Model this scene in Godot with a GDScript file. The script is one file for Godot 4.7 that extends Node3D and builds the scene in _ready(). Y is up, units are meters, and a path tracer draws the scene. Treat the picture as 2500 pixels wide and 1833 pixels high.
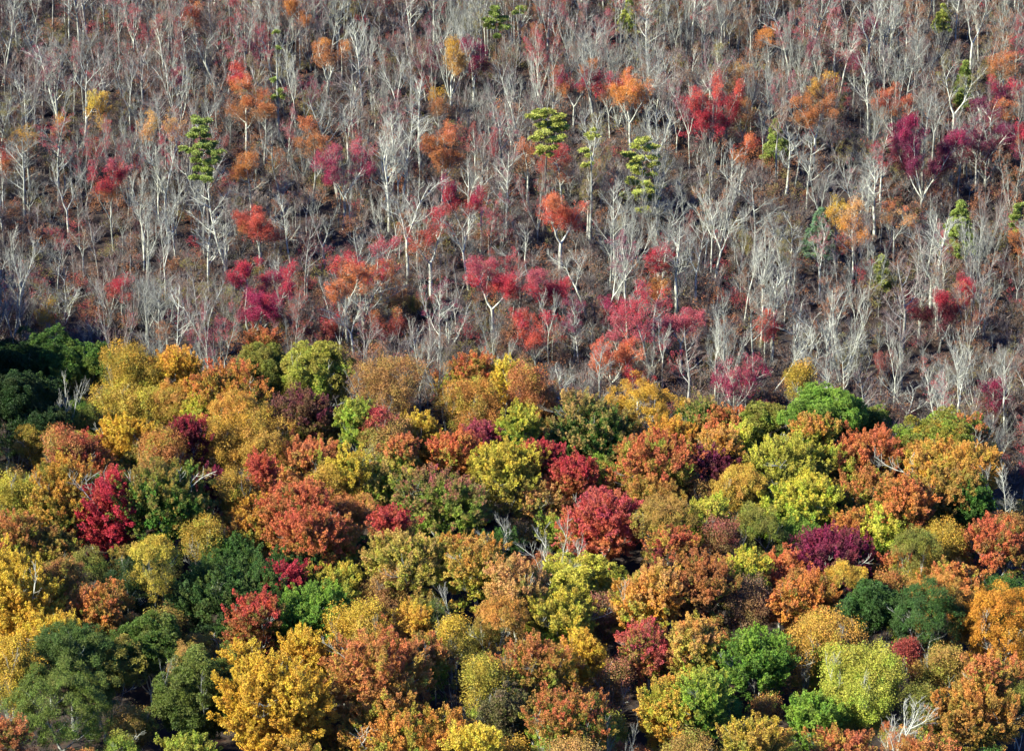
extends Node3D
# A wooded hillside in autumn: a leafy wood on the gentle lower slope, bare trees on the steep slope above.

const PAL := {
	"crimson": Color8(216, 58, 76), "magenta": Color8(178, 44, 92), "maroon": Color8(116, 48, 60), "plum": Color8(138, 48, 88), "rose": Color8(212, 100, 112), "scarlet": Color8(234, 102, 74), "brick": Color8(190, 84, 66),
	"coral": Color8(242, 140, 82), "orange": Color8(242, 162, 60), "peach": Color8(244, 188, 108), "rust": Color8(208, 132, 66), "brown": Color8(168, 120, 76), "tan": Color8(216, 166, 76), "dusk": Color8(150, 124, 98),
	"gold": Color8(240, 186, 36), "amber": Color8(226, 154, 24), "yellow": Color8(248, 216, 46), "lemon": Color8(238, 230, 62), "chart": Color8(206, 204, 64), "lime": Color8(158, 198, 52), "olive": Color8(160, 154, 56),
	"green": Color8(92, 142, 44), "dkgreen": Color8(52, 84, 36), "bluegreen": Color8(78, 120, 50), "greygreen": Color8(122, 140, 50),
	"pine": Color8(160, 184, 82), "limepine": Color8(192, 204, 88), "bluepine": Color8(124, 164, 122),
}
var rng := RandomNumberGenerator.new()


func hue(called: String) -> Color:   # linear leaf colour
	var c: Color = PAL[called].srgb_to_linear()
	var grey := 0.3 * c.r + 0.59 * c.g + 0.11 * c.b
	return c.lerp(Color(grey, grey, grey), 0.08) * 0.6



var hills := FastNoiseLite.new()
var used := {}
var leaf_mat: StandardMaterial3D
var needle_mat: StandardMaterial3D
var bark := {}
var twig := {}
var sprays := {}
var forms := {"straight": [], "forked": [], "spread": []}
var landmarks := []
var labels := {}


# ---------------------------------------------------------------- ground
func ground_at(x: float, d: float) -> float:   # height of the hillside at x, d metres in front of the lens
	var up: float = 0.143 * (d - 310.0) + 0.167 * 12.0 * log(1.0 + exp(clampf((d - 415.0) / 12.0, -30.0, 30.0)))
	if d > 700.0:
		up -= 0.0003 * (d - 700.0) * (d - 700.0)
	return up + 1.5 * sin(x * 0.045 + 0.7) * sin(d * 0.03)


func spot(x: float, d: float) -> Vector3:
	return Vector3(x, ground_at(x, d), -d)


# ---------------------------------------------------------------- naming
func numbered(called: String) -> String:
	var n: int = used.get(called, 0)
	used[called] = n + 1
	return called if n == 0 else "%s_%03d" % [called, n]


func tag(o: Node3D, label: String, category: String, group := "", kind := "") -> void:
	o.set_meta("label", label)
	if category:
		o.set_meta("category", category)
	if group:
		o.set_meta("group", group)
	if kind:
		o.set_meta("kind", kind)


func thing(called: String, at: Vector3, label: String, category: String, group := "") -> Node3D:
	var o := Node3D.new()
	o.name = numbered(called)
	o.position = at
	tag(o, label, category, group)
	add_child(o, true)
	return o


func part(called: String, mesh: Mesh, mat: Material, parent: Node3D) -> MeshInstance3D:
	var o := MeshInstance3D.new()
	o.name = called
	o.mesh = mesh
	if mat:
		o.material_override = mat
	parent.add_child(o, true)
	return o


func scattered(called: String, mesh: Mesh, mat: Material, where: Array, tint: PackedColorArray, parent: Node) -> MultiMeshInstance3D:
	var m := MultiMesh.new()
	m.transform_format = MultiMesh.TRANSFORM_3D
	m.use_colors = true
	m.mesh = mesh
	m.instance_count = where.size()
	for i in where.size():
		m.set_instance_transform(i, where[i])
		m.set_instance_color(i, tint[i])
	var o := MultiMeshInstance3D.new()
	o.name = called
	o.multimesh = m
	if mat:
		o.material_override = mat
	parent.add_child(o, true)
	return o


# ---------------------------------------------------------------- mesh building
class Geo:
	var v := PackedVector3Array()
	var n := PackedVector3Array()
	var c := PackedColorArray()
	var ix := PackedInt32Array()

	func tube(pts: PackedVector3Array, radii: PackedFloat32Array, sides: int) -> void:
		var first := v.size()
		var last := pts.size() - 1
		for i in pts.size():
			var along: Vector3 = (pts[mini(i + 1, last)] - pts[maxi(i - 1, 0)]).normalized()
			var a: Vector3 = along.cross(Vector3(0.31, 0.17, 0.94)).normalized()
			var b: Vector3 = along.cross(a)
			for s in sides:
				var t := TAU * s / sides
				var out: Vector3 = a * cos(t) + b * sin(t)
				v.append(pts[i] + out * radii[i])
				n.append(out)
		for i in last:
			for s in sides:
				var p := first + i * sides + s
				var q := first + i * sides + (s + 1) % sides
				ix.append_array([p, p + sides, q, q, p + sides, q + sides])

	func leaf(at: Vector3, along: Vector3, across: Vector3, size: float, shade: Color) -> void:   # a folded kite: two triangles
		var first := v.size()
		var up := along.cross(across).normalized() * size * 0.16
		v.append_array([at, at + along * size * 0.55 + across * size * 0.42 + up, at + along * size, at + along * size * 0.55 - across * size * 0.42 + up])
		c.append_array([shade, shade, shade, shade])
		ix.append_array([first, first + 1, first + 2, first, first + 2, first + 3])

	func mesh(mat: Material = null) -> ArrayMesh:
		var arrays := []
		arrays.resize(Mesh.ARRAY_MAX)
		if c.size():   # leaves: every face on its own
			var fv := PackedVector3Array()
			var fn := PackedVector3Array()
			var fc := PackedColorArray()
			for k in range(0, ix.size(), 3):
				var p := v[ix[k]]
				var q := v[ix[k + 1]]
				var r := v[ix[k + 2]]
				var face := (r - p).cross(q - p).normalized()
				fv.append_array([p, q, r])
				fn.append_array([face, face, face])
				fc.append_array([c[ix[k]], c[ix[k + 1]], c[ix[k + 2]]])
			arrays[Mesh.ARRAY_VERTEX] = fv
			arrays[Mesh.ARRAY_NORMAL] = fn
			arrays[Mesh.ARRAY_COLOR] = fc
		else:
			arrays[Mesh.ARRAY_VERTEX] = v
			arrays[Mesh.ARRAY_NORMAL] = n
			arrays[Mesh.ARRAY_INDEX] = ix
		var m := ArrayMesh.new()
		m.add_surface_from_arrays(Mesh.PRIMITIVE_TRIANGLES, arrays)
		if mat:
			m.surface_set_material(0, mat)
		return m


func ball() -> Vector3:
	var y := rng.randf_range(-1.0, 1.0)
	var t := rng.randf() * TAU
	var r := sqrt(1.0 - y * y)
	return Vector3(r * cos(t), y, r * sin(t))


func square_to(a: Vector3) -> Vector3:
	return a.cross(ball()).normalized()


# ---------------------------------------------------------------- leaf sprays: small twig ends with their leaves
func make_sprays() -> void:
	var g := Geo.new()   # maple: leaves climbing a pointed twig
	for i in 50:
		var t := pow(rng.randf(), 0.8)
		var turn := rng.randf() * TAU
		var side := Vector3(cos(turn), 0, sin(turn))
		var along := (side + Vector3.UP * rng.randf_range(0.0, 0.9) + ball() * 0.4).normalized()
		g.leaf(Vector3.UP * (t - 0.35) + side * 0.3 * (1.05 - t) * rng.randf_range(0.3, 1.0), along, square_to(along), rng.randf_range(0.12, 0.20), shade(0.35))
	sprays["m"] = g.mesh()
	g = Geo.new()   # oak: a rounded tuft
	for i in 46:
		var out := ball()
		out.y = absf(out.y) * 0.8 + 0.1
		var along := (out + ball() * 0.7).normalized()
		g.leaf(out * 0.42 * pow(rng.randf(), 0.4) - Vector3.UP * 0.1, along, square_to(along), rng.randf_range(0.12, 0.20), shade(0.35))
	sprays["o"] = g.mesh()
	g = Geo.new()   # small dense leaves
	for i in 46:
		var out := ball()
		var along := (out + ball() * 0.8 + Vector3.UP * 0.2).normalized()
		g.leaf(out * 0.46 * pow(rng.randf(), 0.5), along, square_to(along), rng.randf_range(0.11, 0.17), shade(0.35))
	sprays["r"] = g.mesh()
	g = Geo.new()   # loose, few leaves
	for i in 26:
		var out := ball()
		var along := (out + ball() * 0.8).normalized()
		g.leaf(out * 0.6 * pow(rng.randf(), 0.5), along, square_to(along), rng.randf_range(0.12, 0.19), shade(0.35))
	sprays["f"] = g.mesh()
	g = Geo.new()   # larger, well apart
	for i in 26:
		var out := ball()
		var along := (out + ball() * 0.8).normalized()
		g.leaf(out * 0.75 * pow(rng.randf(), 0.5), along, square_to(along), rng.randf_range(0.13, 0.21), shade(0.4))
	sprays["loose"] = g.mesh()
	g = Geo.new()   # pine: a brush of needles
	for i in 26:
		var out := ball()
		out.y = absf(out.y) * 0.75 + 0.05
		g.leaf(Vector3(rng.randf_range(-0.2, 0.2), 0, rng.randf_range(-0.2, 0.2)), out, square_to(out), rng.randf_range(0.3, 0.46), shade(0.3))
		var k := g.v.size() - 4   # needles are narrow
		var mid := (g.v[k] + g.v[k + 2]) * 0.5
		g.v[k + 1] = mid + (g.v[k + 1] - mid) * 0.3
		g.v[k + 3] = mid + (g.v[k + 3] - mid) * 0.3
	sprays["needles"] = g.mesh()


func shade(by: float) -> Color:
	var k := rng.randf_range(1.0 - by, 1.0 + by)
	return Color(k * rng.randf_range(0.94, 1.06), k * rng.randf_range(0.92, 1.08), k * rng.randf_range(0.85, 1.1))


# ---------------------------------------------------------------- bare tree forms
func limb_path(from: Vector3, dir: Vector3, length: float, steps: int, wobble: float, rise: float) -> PackedVector3Array:
	var pts := PackedVector3Array([from])
	var p := from
	var d := dir.normalized()
	for i in steps:
		p += d * length / steps
		pts.append(p)
		d = (d + ball() * wobble + Vector3.UP * rise).normalized()
	return pts


func taper(r0: float, r1: float, n: int) -> PackedFloat32Array:
	var r := PackedFloat32Array()
	for i in n:
		r.append(lerpf(r0, r1, pow(float(i) / (n - 1), 0.8)))
	return r


func along_path(pts: PackedVector3Array, t: float) -> Array:   # [point, direction]
	var f := clampf(t, 0.0, 0.999) * (pts.size() - 1)
	var i := int(f)
	return [pts[i].lerp(pts[i + 1], f - i), (pts[i + 1] - pts[i]).normalized()]


func twigs_on(pts: PackedVector3Array, length: float, count: int, from: float, fine: Geo, tips: PackedVector3Array) -> void:
	for k in count:
		var a := along_path(pts, rng.randf_range(from, 1.0))
		var d: Vector3 = (a[1] + square_to(a[1]) * rng.randf_range(0.5, 1.1) + Vector3.UP * 0.25).normalized()
		var l := length * rng.randf_range(0.5, 1.25)
		var q := limb_path(a[0], d, l, 2, 0.25, 0.12)
		fine.tube(q, PackedFloat32Array([0.015, 0.011, 0.004]), 3)
		tips.append(q[2])
		tips.append(q[1])


func branches_on(pts: PackedVector3Array, r0: float, length: float, count: int, from: float, g: Geo, fine: Geo, tips: PackedVector3Array, spread: float) -> void:
	for k in count:
		var t := from + (1.0 - from) * (k + rng.randf()) / count
		var a := along_path(pts, t)
		var d: Vector3 = (a[1] * 0.9 + square_to(a[1]) * spread * rng.randf_range(0.7, 1.3) + Vector3.UP * 0.2).normalized()
		var l := length * (1.15 - 0.6 * t) * rng.randf_range(0.7, 1.3)
		var q := limb_path(a[0], d, l, 4, 0.22, 0.10)
		g.tube(q, taper(maxf(r0 * (1.1 - 0.7 * t) * 0.5, 0.024), 0.012, 5), 4)
		twigs_on(q, l * 0.42, 5 + int(l * 2.6), 0.2, fine, tips)
	twigs_on(pts, length * 0.4, 6, 0.6, fine, tips)


func make_form(kind: String) -> Dictionary:   # about 18 m tall: trunk, main limbs, the fine outer branches
	var trunk := Geo.new()
	var fine := Geo.new()
	var limbs := []
	var tips := PackedVector3Array()
	var h := 18.0
	var r := rng.randf_range(0.17, 0.27)
	if kind == "straight":
		var pts := limb_path(Vector3(0, -0.6, 0), Vector3(0, 1, 0) + ball() * 0.03, h, 12, 0.05, 0.03)
		trunk.tube(pts, taper(r * 1.05, 0.03, 13), 7)
		branches_on(pts, r * 0.6, 2.2, 16, 0.42, trunk, fine, tips, 1.1)
		for k in rng.randi_range(5, 7):
			var a := along_path(pts, 0.36 + 0.09 * k + rng.randf() * 0.05)
			var g := Geo.new()
			var d: Vector3 = Vector3.UP * rng.randf_range(0.5, 1.1) + square_to(Vector3.UP) * 0.8
			var q := limb_path(a[0], d, rng.randf_range(3.4, 5.6) * (1.15 - 0.09 * k), 7, 0.17, 0.09)
			g.tube(q, taper(r * 0.42, 0.02, 8), 5)
			branches_on(q, r * 0.3, 2.0, 9, 0.2, g, fine, tips, 0.9)
			limbs.append(g.mesh())
	elif kind == "forked":
		var low := rng.randf_range(0.30, 0.46)
		var pts := limb_path(Vector3(0, -0.6, 0), Vector3(0, 1, 0) + ball() * 0.06, h * low, 7, 0.07, 0.02)
		trunk.tube(pts, taper(r * 1.2, r * 0.9, 8), 7)
		var many := rng.randi_range(2, 3)
		var turn := rng.randf() * TAU
		for k in many:
			var g := Geo.new()
			var t := turn + TAU * k / many + rng.randf_range(-0.4, 0.4)
			var d := Vector3(cos(t), rng.randf_range(1.5, 2.6), sin(t))
			var q := limb_path(pts[7] - Vector3.UP * 0.15, d, h * (1.0 - low) * rng.randf_range(0.75, 1.08), 10, 0.19, 0.07)
			g.tube(q, taper(r * 0.72, 0.025, 11), 6)
			branches_on(q, r * 0.42, 2.3, 10, 0.2, g, fine, tips, 0.95)
			for j in 4:
				var a := along_path(q, 0.22 + 0.17 * j + rng.randf() * 0.1)
				var e: Vector3 = a[1] + square_to(a[1]) * rng.randf_range(0.6, 1.1) + Vector3.UP * 0.1
				var w := limb_path(a[0], e, rng.randf_range(2.6, 4.6), 7, 0.2, 0.08)
				g.tube(w, taper(r * 0.34, 0.018, 8), 5)
				branches_on(w, r * 0.24, 1.8, 8, 0.2, g, fine, tips, 0.9)
			limbs.append(g.mesh())
	else:
		var low := rng.randf_range(0.10, 0.2)
		var pts := limb_path(Vector3(0, -0.6, 0), Vector3(0, 1, 0) + ball() * 0.08, h * low, 5, 0.08, 0.0)
		trunk.tube(pts, taper(r * 1.3, r, 6), 8)
		var many := rng.randi_range(4, 6)
		var turn := rng.randf() * TAU
		for k in many:
			var g := Geo.new()
			var t := turn + TAU * k / many + rng.randf_range(-0.4, 0.4)
			var d := Vector3(cos(t), rng.randf_range(0.9, 2.6), sin(t))
			var q := limb_path(pts[5] - Vector3.UP * rng.randf_range(0.1, 0.6), d, h * (1.0 - low) * rng.randf_range(0.7, 1.05), 10, 0.2, 0.08)
			g.tube(q, taper(r * 0.62, 0.022, 11), 6)
			branches_on(q, r * 0.36, 2.3, 10, 0.22, g, fine, tips, 0.95)
			for j in 3:
				var a := along_path(q, 0.3 + 0.2 * j + rng.randf() * 0.1)
				var e: Vector3 = a[1] + square_to(a[1]) * rng.randf_range(0.6, 1.1)
				var w := limb_path(a[0], e, rng.randf_range(2.4, 4.2), 6, 0.2, 0.08)
				g.tube(w, taper(r * 0.3, 0.018, 7), 5)
				branches_on(w, r * 0.2, 1.7, 7, 0.2, g, fine, tips, 0.9)
			limbs.append(g.mesh())
	var reach := 0.0
	var top := 0.0
	for p in tips:
		reach += Vector2(p.x, p.z).length()
		top = maxf(top, p.y)
	return {"trunk": trunk.mesh(), "limbs": limbs, "fine": fine.mesh(), "tips": tips, "reach": reach / tips.size() * 1.45, "top": top}


func skeleton(o: Node3D, f: Dictionary, height: float, half_width: float, tone: String, fine := true) -> Vector3:   # trunk and limbs scaled to size; returns the scale
	var s: Vector3 = Vector3(1, 1, 1) * height / f.top
	s.x = clampf(half_width / f.reach, 0.55 * s.y, 1.7 * s.y)
	s.z = s.x
	part("trunk", f.trunk, bark[tone], o).scale = s
	for l in f.limbs:
		part("limb", l, bark[tone], o).scale = s
	if fine:
		var t := part("twigs", f.fine, twig[tone], o)
		t.scale = s
		t.set_meta("kind", "stuff")
	return s


# ---------------------------------------------------------------- trees
func vary(c: Color, by := 0.22) -> Color:
	var k := rng.randf_range(1.0 - by, 1.0 + by)
	return Color(c.r * k * rng.randf_range(0.95, 1.05), c.g * k * rng.randf_range(0.9, 1.1), c.b * k * rng.randf_range(0.85, 1.15))


func leafy(label: String, x: float, d: float, top: float, rx: float, ry: float, style: String, main: String, tip: String, low: String, dens: float) -> void:
	rng.seed = hash(label)
	var called: String = {"m": "maple_tree", "o": "oak_tree", "r": "leafy_tree", "f": "thin_leaved_tree"}[style]
	var o := thing(called, spot(x, d), label, "tree", "leafy autumn trees of the lower wood")
	var centre := Vector3(0, top - ry, 0)
	var kinds: Array = forms["spread" if style in ["o", "f"] else "forked"]
	skeleton(o, kinds[rng.randi() % kinds.size()], top - 0.35 * rx, rx * 0.8, "grey" if rng.randf() < 0.6 else "pale", style == "f")
	o.rotation.y = rng.randf() * TAU
	var cm: Color = hue(main)
	var ct: Color = hue(tip)
	var cl: Color = hue(low)
	# the crown: a few leaders, each a cloud of small boughs
	var lump := FastNoiseLite.new()
	lump.seed = hash(label) % 10000
	lump.frequency = 0.9
	var leaders := []
	var many: int = {"m": rng.randi_range(3, 5), "o": rng.randi_range(3, 6), "r": rng.randi_range(1, 3), "f": rng.randi_range(3, 5)}[style]
	var turn0 := rng.randf() * TAU
	for k in many:
		var t := turn0 + TAU * k / many + rng.randf_range(-0.4, 0.4)
		var away := 0.0 if many == 1 else rng.randf_range(0.34, 0.66)
		leaders.append([Vector3(cos(t) * away * rx, rng.randf_range(-0.55, 0.12) * ry, sin(t) * away * rx), 1.0 - away * rng.randf_range(0.75, 1.0)])
	leaders[0][0].y = 0.1 * ry
	leaders[0][0] *= 0.6
	if many > 2:
		leaders.append([Vector3(0, -0.25 * ry, 0), 0.72])
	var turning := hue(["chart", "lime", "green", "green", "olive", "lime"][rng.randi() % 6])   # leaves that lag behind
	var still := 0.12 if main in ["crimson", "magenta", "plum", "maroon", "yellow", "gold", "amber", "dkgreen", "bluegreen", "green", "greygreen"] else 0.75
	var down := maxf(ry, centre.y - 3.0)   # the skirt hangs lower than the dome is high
	var bough: float = {"m": 0.72, "o": 1.05, "r": 0.70, "f": 0.80}[style]
	var big: float = {"m": 0.84, "o": 0.90, "r": 0.80, "f": 0.86}[style]
	var where := []
	var tint := PackedColorArray()
	for lead in leaders:
		var lx: float = rx * lead[1]
		var ly: float = ry * lead[1]
		var area: float = 4.0 * PI * lx * (lx + ly + down * lead[1]) / 3.0 * 0.62
		var n_boughs := int(area / (bough * bough * 2.7)) + 4
		var per: float = 6.2 * dens * area / n_boughs
		for k in n_boughs:
			var y := 1.0 - 1.75 * (k + 0.5) / n_boughs
			var t := k * 2.39996 + rng.randf_range(-0.6, 0.6)
			var flat := sqrt(maxf(0.0, 1.0 - y * y))
			var dir := (Vector3(cos(t) * flat, y, sin(t) * flat) + ball() * 0.22).normalized()
			var out := 0.86 + 0.48 * lump.get_noise_3dv(dir * 1.6 + lead[0]) + rng.randf_range(-0.30, 0.14)
			var p: Vector3 = lead[0] + Vector3(dir.x * lx, dir.y * (ly if dir.y > 0.0 else down * lead[1]), dir.z * lx) * out
			var r := bough * rng.randf_range(0.65, 1.35)
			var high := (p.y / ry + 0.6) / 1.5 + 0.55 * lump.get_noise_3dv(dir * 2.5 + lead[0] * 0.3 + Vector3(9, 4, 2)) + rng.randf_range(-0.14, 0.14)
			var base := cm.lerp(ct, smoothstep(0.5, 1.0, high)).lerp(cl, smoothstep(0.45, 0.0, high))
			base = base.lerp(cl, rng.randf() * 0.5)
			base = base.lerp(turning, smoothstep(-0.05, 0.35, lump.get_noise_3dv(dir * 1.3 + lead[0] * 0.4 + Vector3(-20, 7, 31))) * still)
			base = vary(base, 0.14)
			var spike := (dir * 0.9 + Vector3.UP * rng.randf_range(0.2, 0.9) + ball() * 0.3).normalized()
			for i in int(per * rng.randf_range(0.6, 1.4) + rng.randf()):
				var b := ball()
				if b.dot(dir) < -0.2:
					b = -b
				var u := rng.randf()
				var at: Vector3
				if style == "m":
					at = p + spike * r * (u * 2.5 - 0.8) + b * r * (0.85 - 0.55 * u)
				else:
					u = 0.5 + 0.5 * sqrt(u)
					at = p + b * r * u
				var up := (b * 0.5 + spike * (0.8 if style == "m" else 0.3) + Vector3.UP * 0.3 + ball() * 0.4).normalized()
				var a := square_to(up)
				var s := big * rng.randf_range(0.65, 1.25)
				where.append(Transform3D(Basis(a * s, up * s, a.cross(up) * s), at + centre))
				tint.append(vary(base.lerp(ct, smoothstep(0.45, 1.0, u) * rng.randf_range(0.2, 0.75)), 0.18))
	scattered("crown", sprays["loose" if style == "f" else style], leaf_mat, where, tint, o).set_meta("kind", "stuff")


func coloured(label: String, ref: String, x: float, d: float, height: float, half: float, from: float, form: String, main: String, tip: String, low: String, dens: float) -> void:   # a tree on the bare slope that keeps its leaves
	rng.seed = hash(label)
	var o := thing("coloured_tree", spot(x, d), label, "tree", "coloured trees among the bare trees")
	landmarks.append([ref, Vector2(x, d), half])
	var f: Dictionary = forms[form][rng.randi() % forms[form].size()]
	var s := skeleton(o, f, height, half * 1.3, "pale" if rng.randf() < 0.65 else "grey")
	o.rotation.y = rng.randf() * TAU
	var cm: Color = hue(main)
	var ct: Color = hue(tip)
	var cl: Color = hue(low)
	var lump := FastNoiseLite.new()
	lump.seed = hash(label) % 10000
	lump.frequency = 0.35
	var where := []
	var tint := PackedColorArray()
	var tips: PackedVector3Array = f.tips
	var wanted := int(dens * 46.0 * half * (height - from)) + 60
	var tries := 0
	while where.size() < wanted and tries < wanted * 12:
		tries += 1
		var p: Vector3 = tips[rng.randi() % tips.size()] * s
		var high := (p.y - from) / maxf(height - from, 1.0)
		var thick := lump.get_noise_3dv(p)
		if high < rng.randf_range(-0.25, 0.12) or thick < rng.randf_range(-0.6, 0.2) or Vector2(p.x, p.z).length() > half * 1.4:
			continue
		var up := (ball() + Vector3.UP * 0.4).normalized()
		var a := square_to(up)
		var k := rng.randf_range(0.45, 0.9)
		where.append(Transform3D(Basis(a * k, up * k, a.cross(up) * k), p + ball() * rng.randf_range(0.1, 0.8)))
		high += lump.get_noise_3dv(p + Vector3(50, 0, 0)) * 0.8
		tint.append(vary(cm.lerp(ct, smoothstep(0.5, 0.9, high)).lerp(cl, smoothstep(0.4, 0.05, high)), 0.22))
	scattered("foliage", sprays["f"], leaf_mat, where, tint, o).set_meta("kind", "stuff")


func bare(called: String, label: String, at: Vector3, height: float, half: float, lean: float, form: String, tone: String, category := "tree", group := "bare trees on the upper slope") -> Node3D:
	var o := thing(called, at, label, category, group)
	var f: Dictionary = forms[form][rng.randi() % forms[form].size()]
	skeleton(o, f, height, half, tone)
	o.basis = Basis(Vector3.BACK, -lean) * Basis(Vector3.UP, rng.randf() * TAU)
	return o


func pine(label: String, ref: String, x: float, d: float, height: float, half: float, from: float, kind: String, shade_of: String) -> void:
	rng.seed = hash(label)
	var o := thing("pine_tree", spot(x, d), label, "tree", "evergreens among the bare trees")
	landmarks.append([ref, Vector2(x, d), half * 0.3])
	var g := Geo.new()
	var pts := limb_path(Vector3(0, -0.5, 0), Vector3(0, 1, 0) + ball() * 0.02, height * 0.98 + 0.5, 9, 0.03, 0.03)
	g.tube(pts, taper(0.10 + height * 0.011, 0.03, 10), 7)
	part("trunk", g.mesh(), bark["dark" if kind != "thin" else "grey"], o)
	var where := []
	var tint := PackedColorArray()
	var base: Color = hue(shade_of)
	var levels := int((height - from) / (0.62 if kind == "cone" else 1.75)) + 2
	for k in levels:
		var t := (k + 0.3 * rng.randf()) / levels
		var y := lerpf(from, height * 0.97, t)
		var reach := half * (pow(1.0 - t, 0.8) * 1.05 + 0.06)
		if kind != "cone":
			reach = half * (0.35 + 0.75 * sin(clampf(t * 0.9 + 0.12, 0, 1) * PI)) * rng.randf_range(0.6, 1.15)
		for j in (6 if kind == "cone" else 5):
			if kind != "cone" and rng.randf() < (0.5 if kind == "thin" else 0.18):
				continue
			var turn := rng.randf() * TAU
			var a := along_path(pts, (y + 0.5) / (height * 0.98 + 0.5))
			var l := reach * rng.randf_range(0.75, 1.15)
			var q := limb_path(a[0], Vector3(cos(turn), 0.28 if kind != "cone" else 0.1, sin(turn)), l, 4, 0.07, -0.03 if kind == "cone" else 0.02)
			var b := Geo.new()
			b.tube(q, taper(0.035 + 0.012 * l, 0.012, 5), 4)
			part("branch", b.mesh(), bark["grey"], o)
			if kind == "thin" and rng.randf() < 0.55:
				continue
			for i in int(l * (11 if kind == "cone" else 15)) + 2:
				var w := along_path(q, rng.randf_range(0.25, 1.0) ** 0.7)
				var wide: float = 0.42 * l * (0.35 if kind == "cone" else 0.42)
				var p: Vector3 = w[0] + Vector3(rng.randf_range(-wide, wide), rng.randf_range(-0.15, 0.25), rng.randf_range(-wide, wide))
				var up: Vector3 = (Vector3.UP + w[1] * 0.7 + ball() * 0.4).normalized()
				var e := square_to(up)
				var s := rng.randf_range(0.8, 1.3) * (0.85 if kind == "cone" else 1.0)
				where.append(Transform3D(Basis(e * s, up * s, e.cross(up) * s), p))
				tint.append(vary(base, 0.2))
	scattered("needles", sprays["needles"], needle_mat, where, tint, o).set_meta("kind", "stuff")


# ---------------------------------------------------------------- materials
func noise_picture(frequency: float, stops: Array, size := 256, seed_ := 1) -> NoiseTexture2D:
	var n := FastNoiseLite.new()
	n.seed = seed_
	n.frequency = frequency
	n.fractal_octaves = 5
	var ramp := Gradient.new()
	ramp.offsets = PackedFloat32Array(stops.map(func(s): return s[0]))
	ramp.colors = PackedColorArray(stops.map(func(s): return s[1]))
	var t := NoiseTexture2D.new()
	t.width = size
	t.height = size
	t.seamless = true
	t.noise = n
	t.color_ramp = ramp
	return t


func make_materials() -> void:
	leaf_mat = StandardMaterial3D.new()
	leaf_mat.vertex_color_use_as_albedo = true
	leaf_mat.roughness = 0.55
	leaf_mat.metallic_specular = 0.3
	leaf_mat.cull_mode = BaseMaterial3D.CULL_DISABLED
	leaf_mat.backlight_enabled = true
	leaf_mat.backlight = Color(0.55, 0.55, 0.55)
	needle_mat = leaf_mat.duplicate()
	needle_mat.roughness = 0.5
	needle_mat.backlight = Color(0.3, 0.3, 0.3)
	var flecks := noise_picture(0.02, [[0.0, Color(0.42, 0.43, 0.4)], [0.42, Color(0.82, 0.84, 0.8)], [0.6, Color(1, 1, 1)], [1.0, Color(0.9, 0.9, 0.84)]])
	for tone in [["pale", Color8(184, 190, 180), Color8(118, 122, 117)], ["grey", Color8(140, 146, 140), Color8(98, 102, 98)], ["dark", Color8(84, 80, 78), Color8(80, 72, 68)], ["ruddy", Color8(140, 142, 138), Color8(110, 88, 84)]]:
		var m := StandardMaterial3D.new()
		m.albedo_color = tone[1]
		m.albedo_texture = flecks
		m.uv1_triplanar = true
		m.uv1_scale = Vector3(0.35, 0.12, 0.35)
		m.roughness = 0.9
		bark[tone[0]] = m
		var w := StandardMaterial3D.new()
		w.albedo_color = tone[2]
		w.roughness = 0.9
		twig[tone[0]] = w


# ---------------------------------------------------------------- the bare wood and its floor
func edge_at(x: float) -> float:   # where the leafy wood ends, metres in front of the lens
	return 414.0 - 0.16 * x + 5.0 * sin(x * 0.07) + (-16.0 if x > 62.0 else 0.0) - 0.012 * maxf(x - 60.0, 0.0) ** 2


func in_view(x: float, d: float) -> bool:
	return absf(x) < 0.184 * d


func tell(at: Vector2, height: float, lean: float, form: String, tone: String) -> String:   # what sets a bare tree apart: its look and the coloured tree it stands by
	var near := landmarks.duplicate()
	near.sort_custom(func(a, b): return a[1].distance_squared_to(at) < b[1].distance_squared_to(at))
	var size := "tall" if height > 16.2 else "short" if height < 13.0 else "mid sized"
	var look: String = {"pale": "pale", "grey": "grey", "ruddy": "ruddy twigged", "dark": "dark"}[tone] + " " + {"straight": "straight", "forked": "forked", "spread": "many stemmed"}[form]
	if absf(lean) > 0.07:
		look = "leaning " + look
	for k in 8:
		var off: Vector2 = at - near[k][1]
		var way := "behind" if off.y > absf(off.x) else "in front of" if -off.y > absf(off.x) else "level with"
		for far in ["just ", ""]:
			if far == "just " and off.length() > 9.0:
				continue
			var l: String = "%s %s bare tree %s%s %s" % [size, look, far if way != "level with" else "", way, near[k][0]]
			if not labels.has(l) and l.split(" ").size() <= 16:
				labels[l] = true
				return l
	for k in 6:
		for j in range(k + 1, 8):
			var l: String = "%s bare tree between %s and %s" % [look, near[k][0], near[j][0]]
			if not labels.has(l) and l.split(" ").size() <= 16:
				labels[l] = true
				return l
	return "%s %s bare tree on the upper slope" % [size, look]


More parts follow.
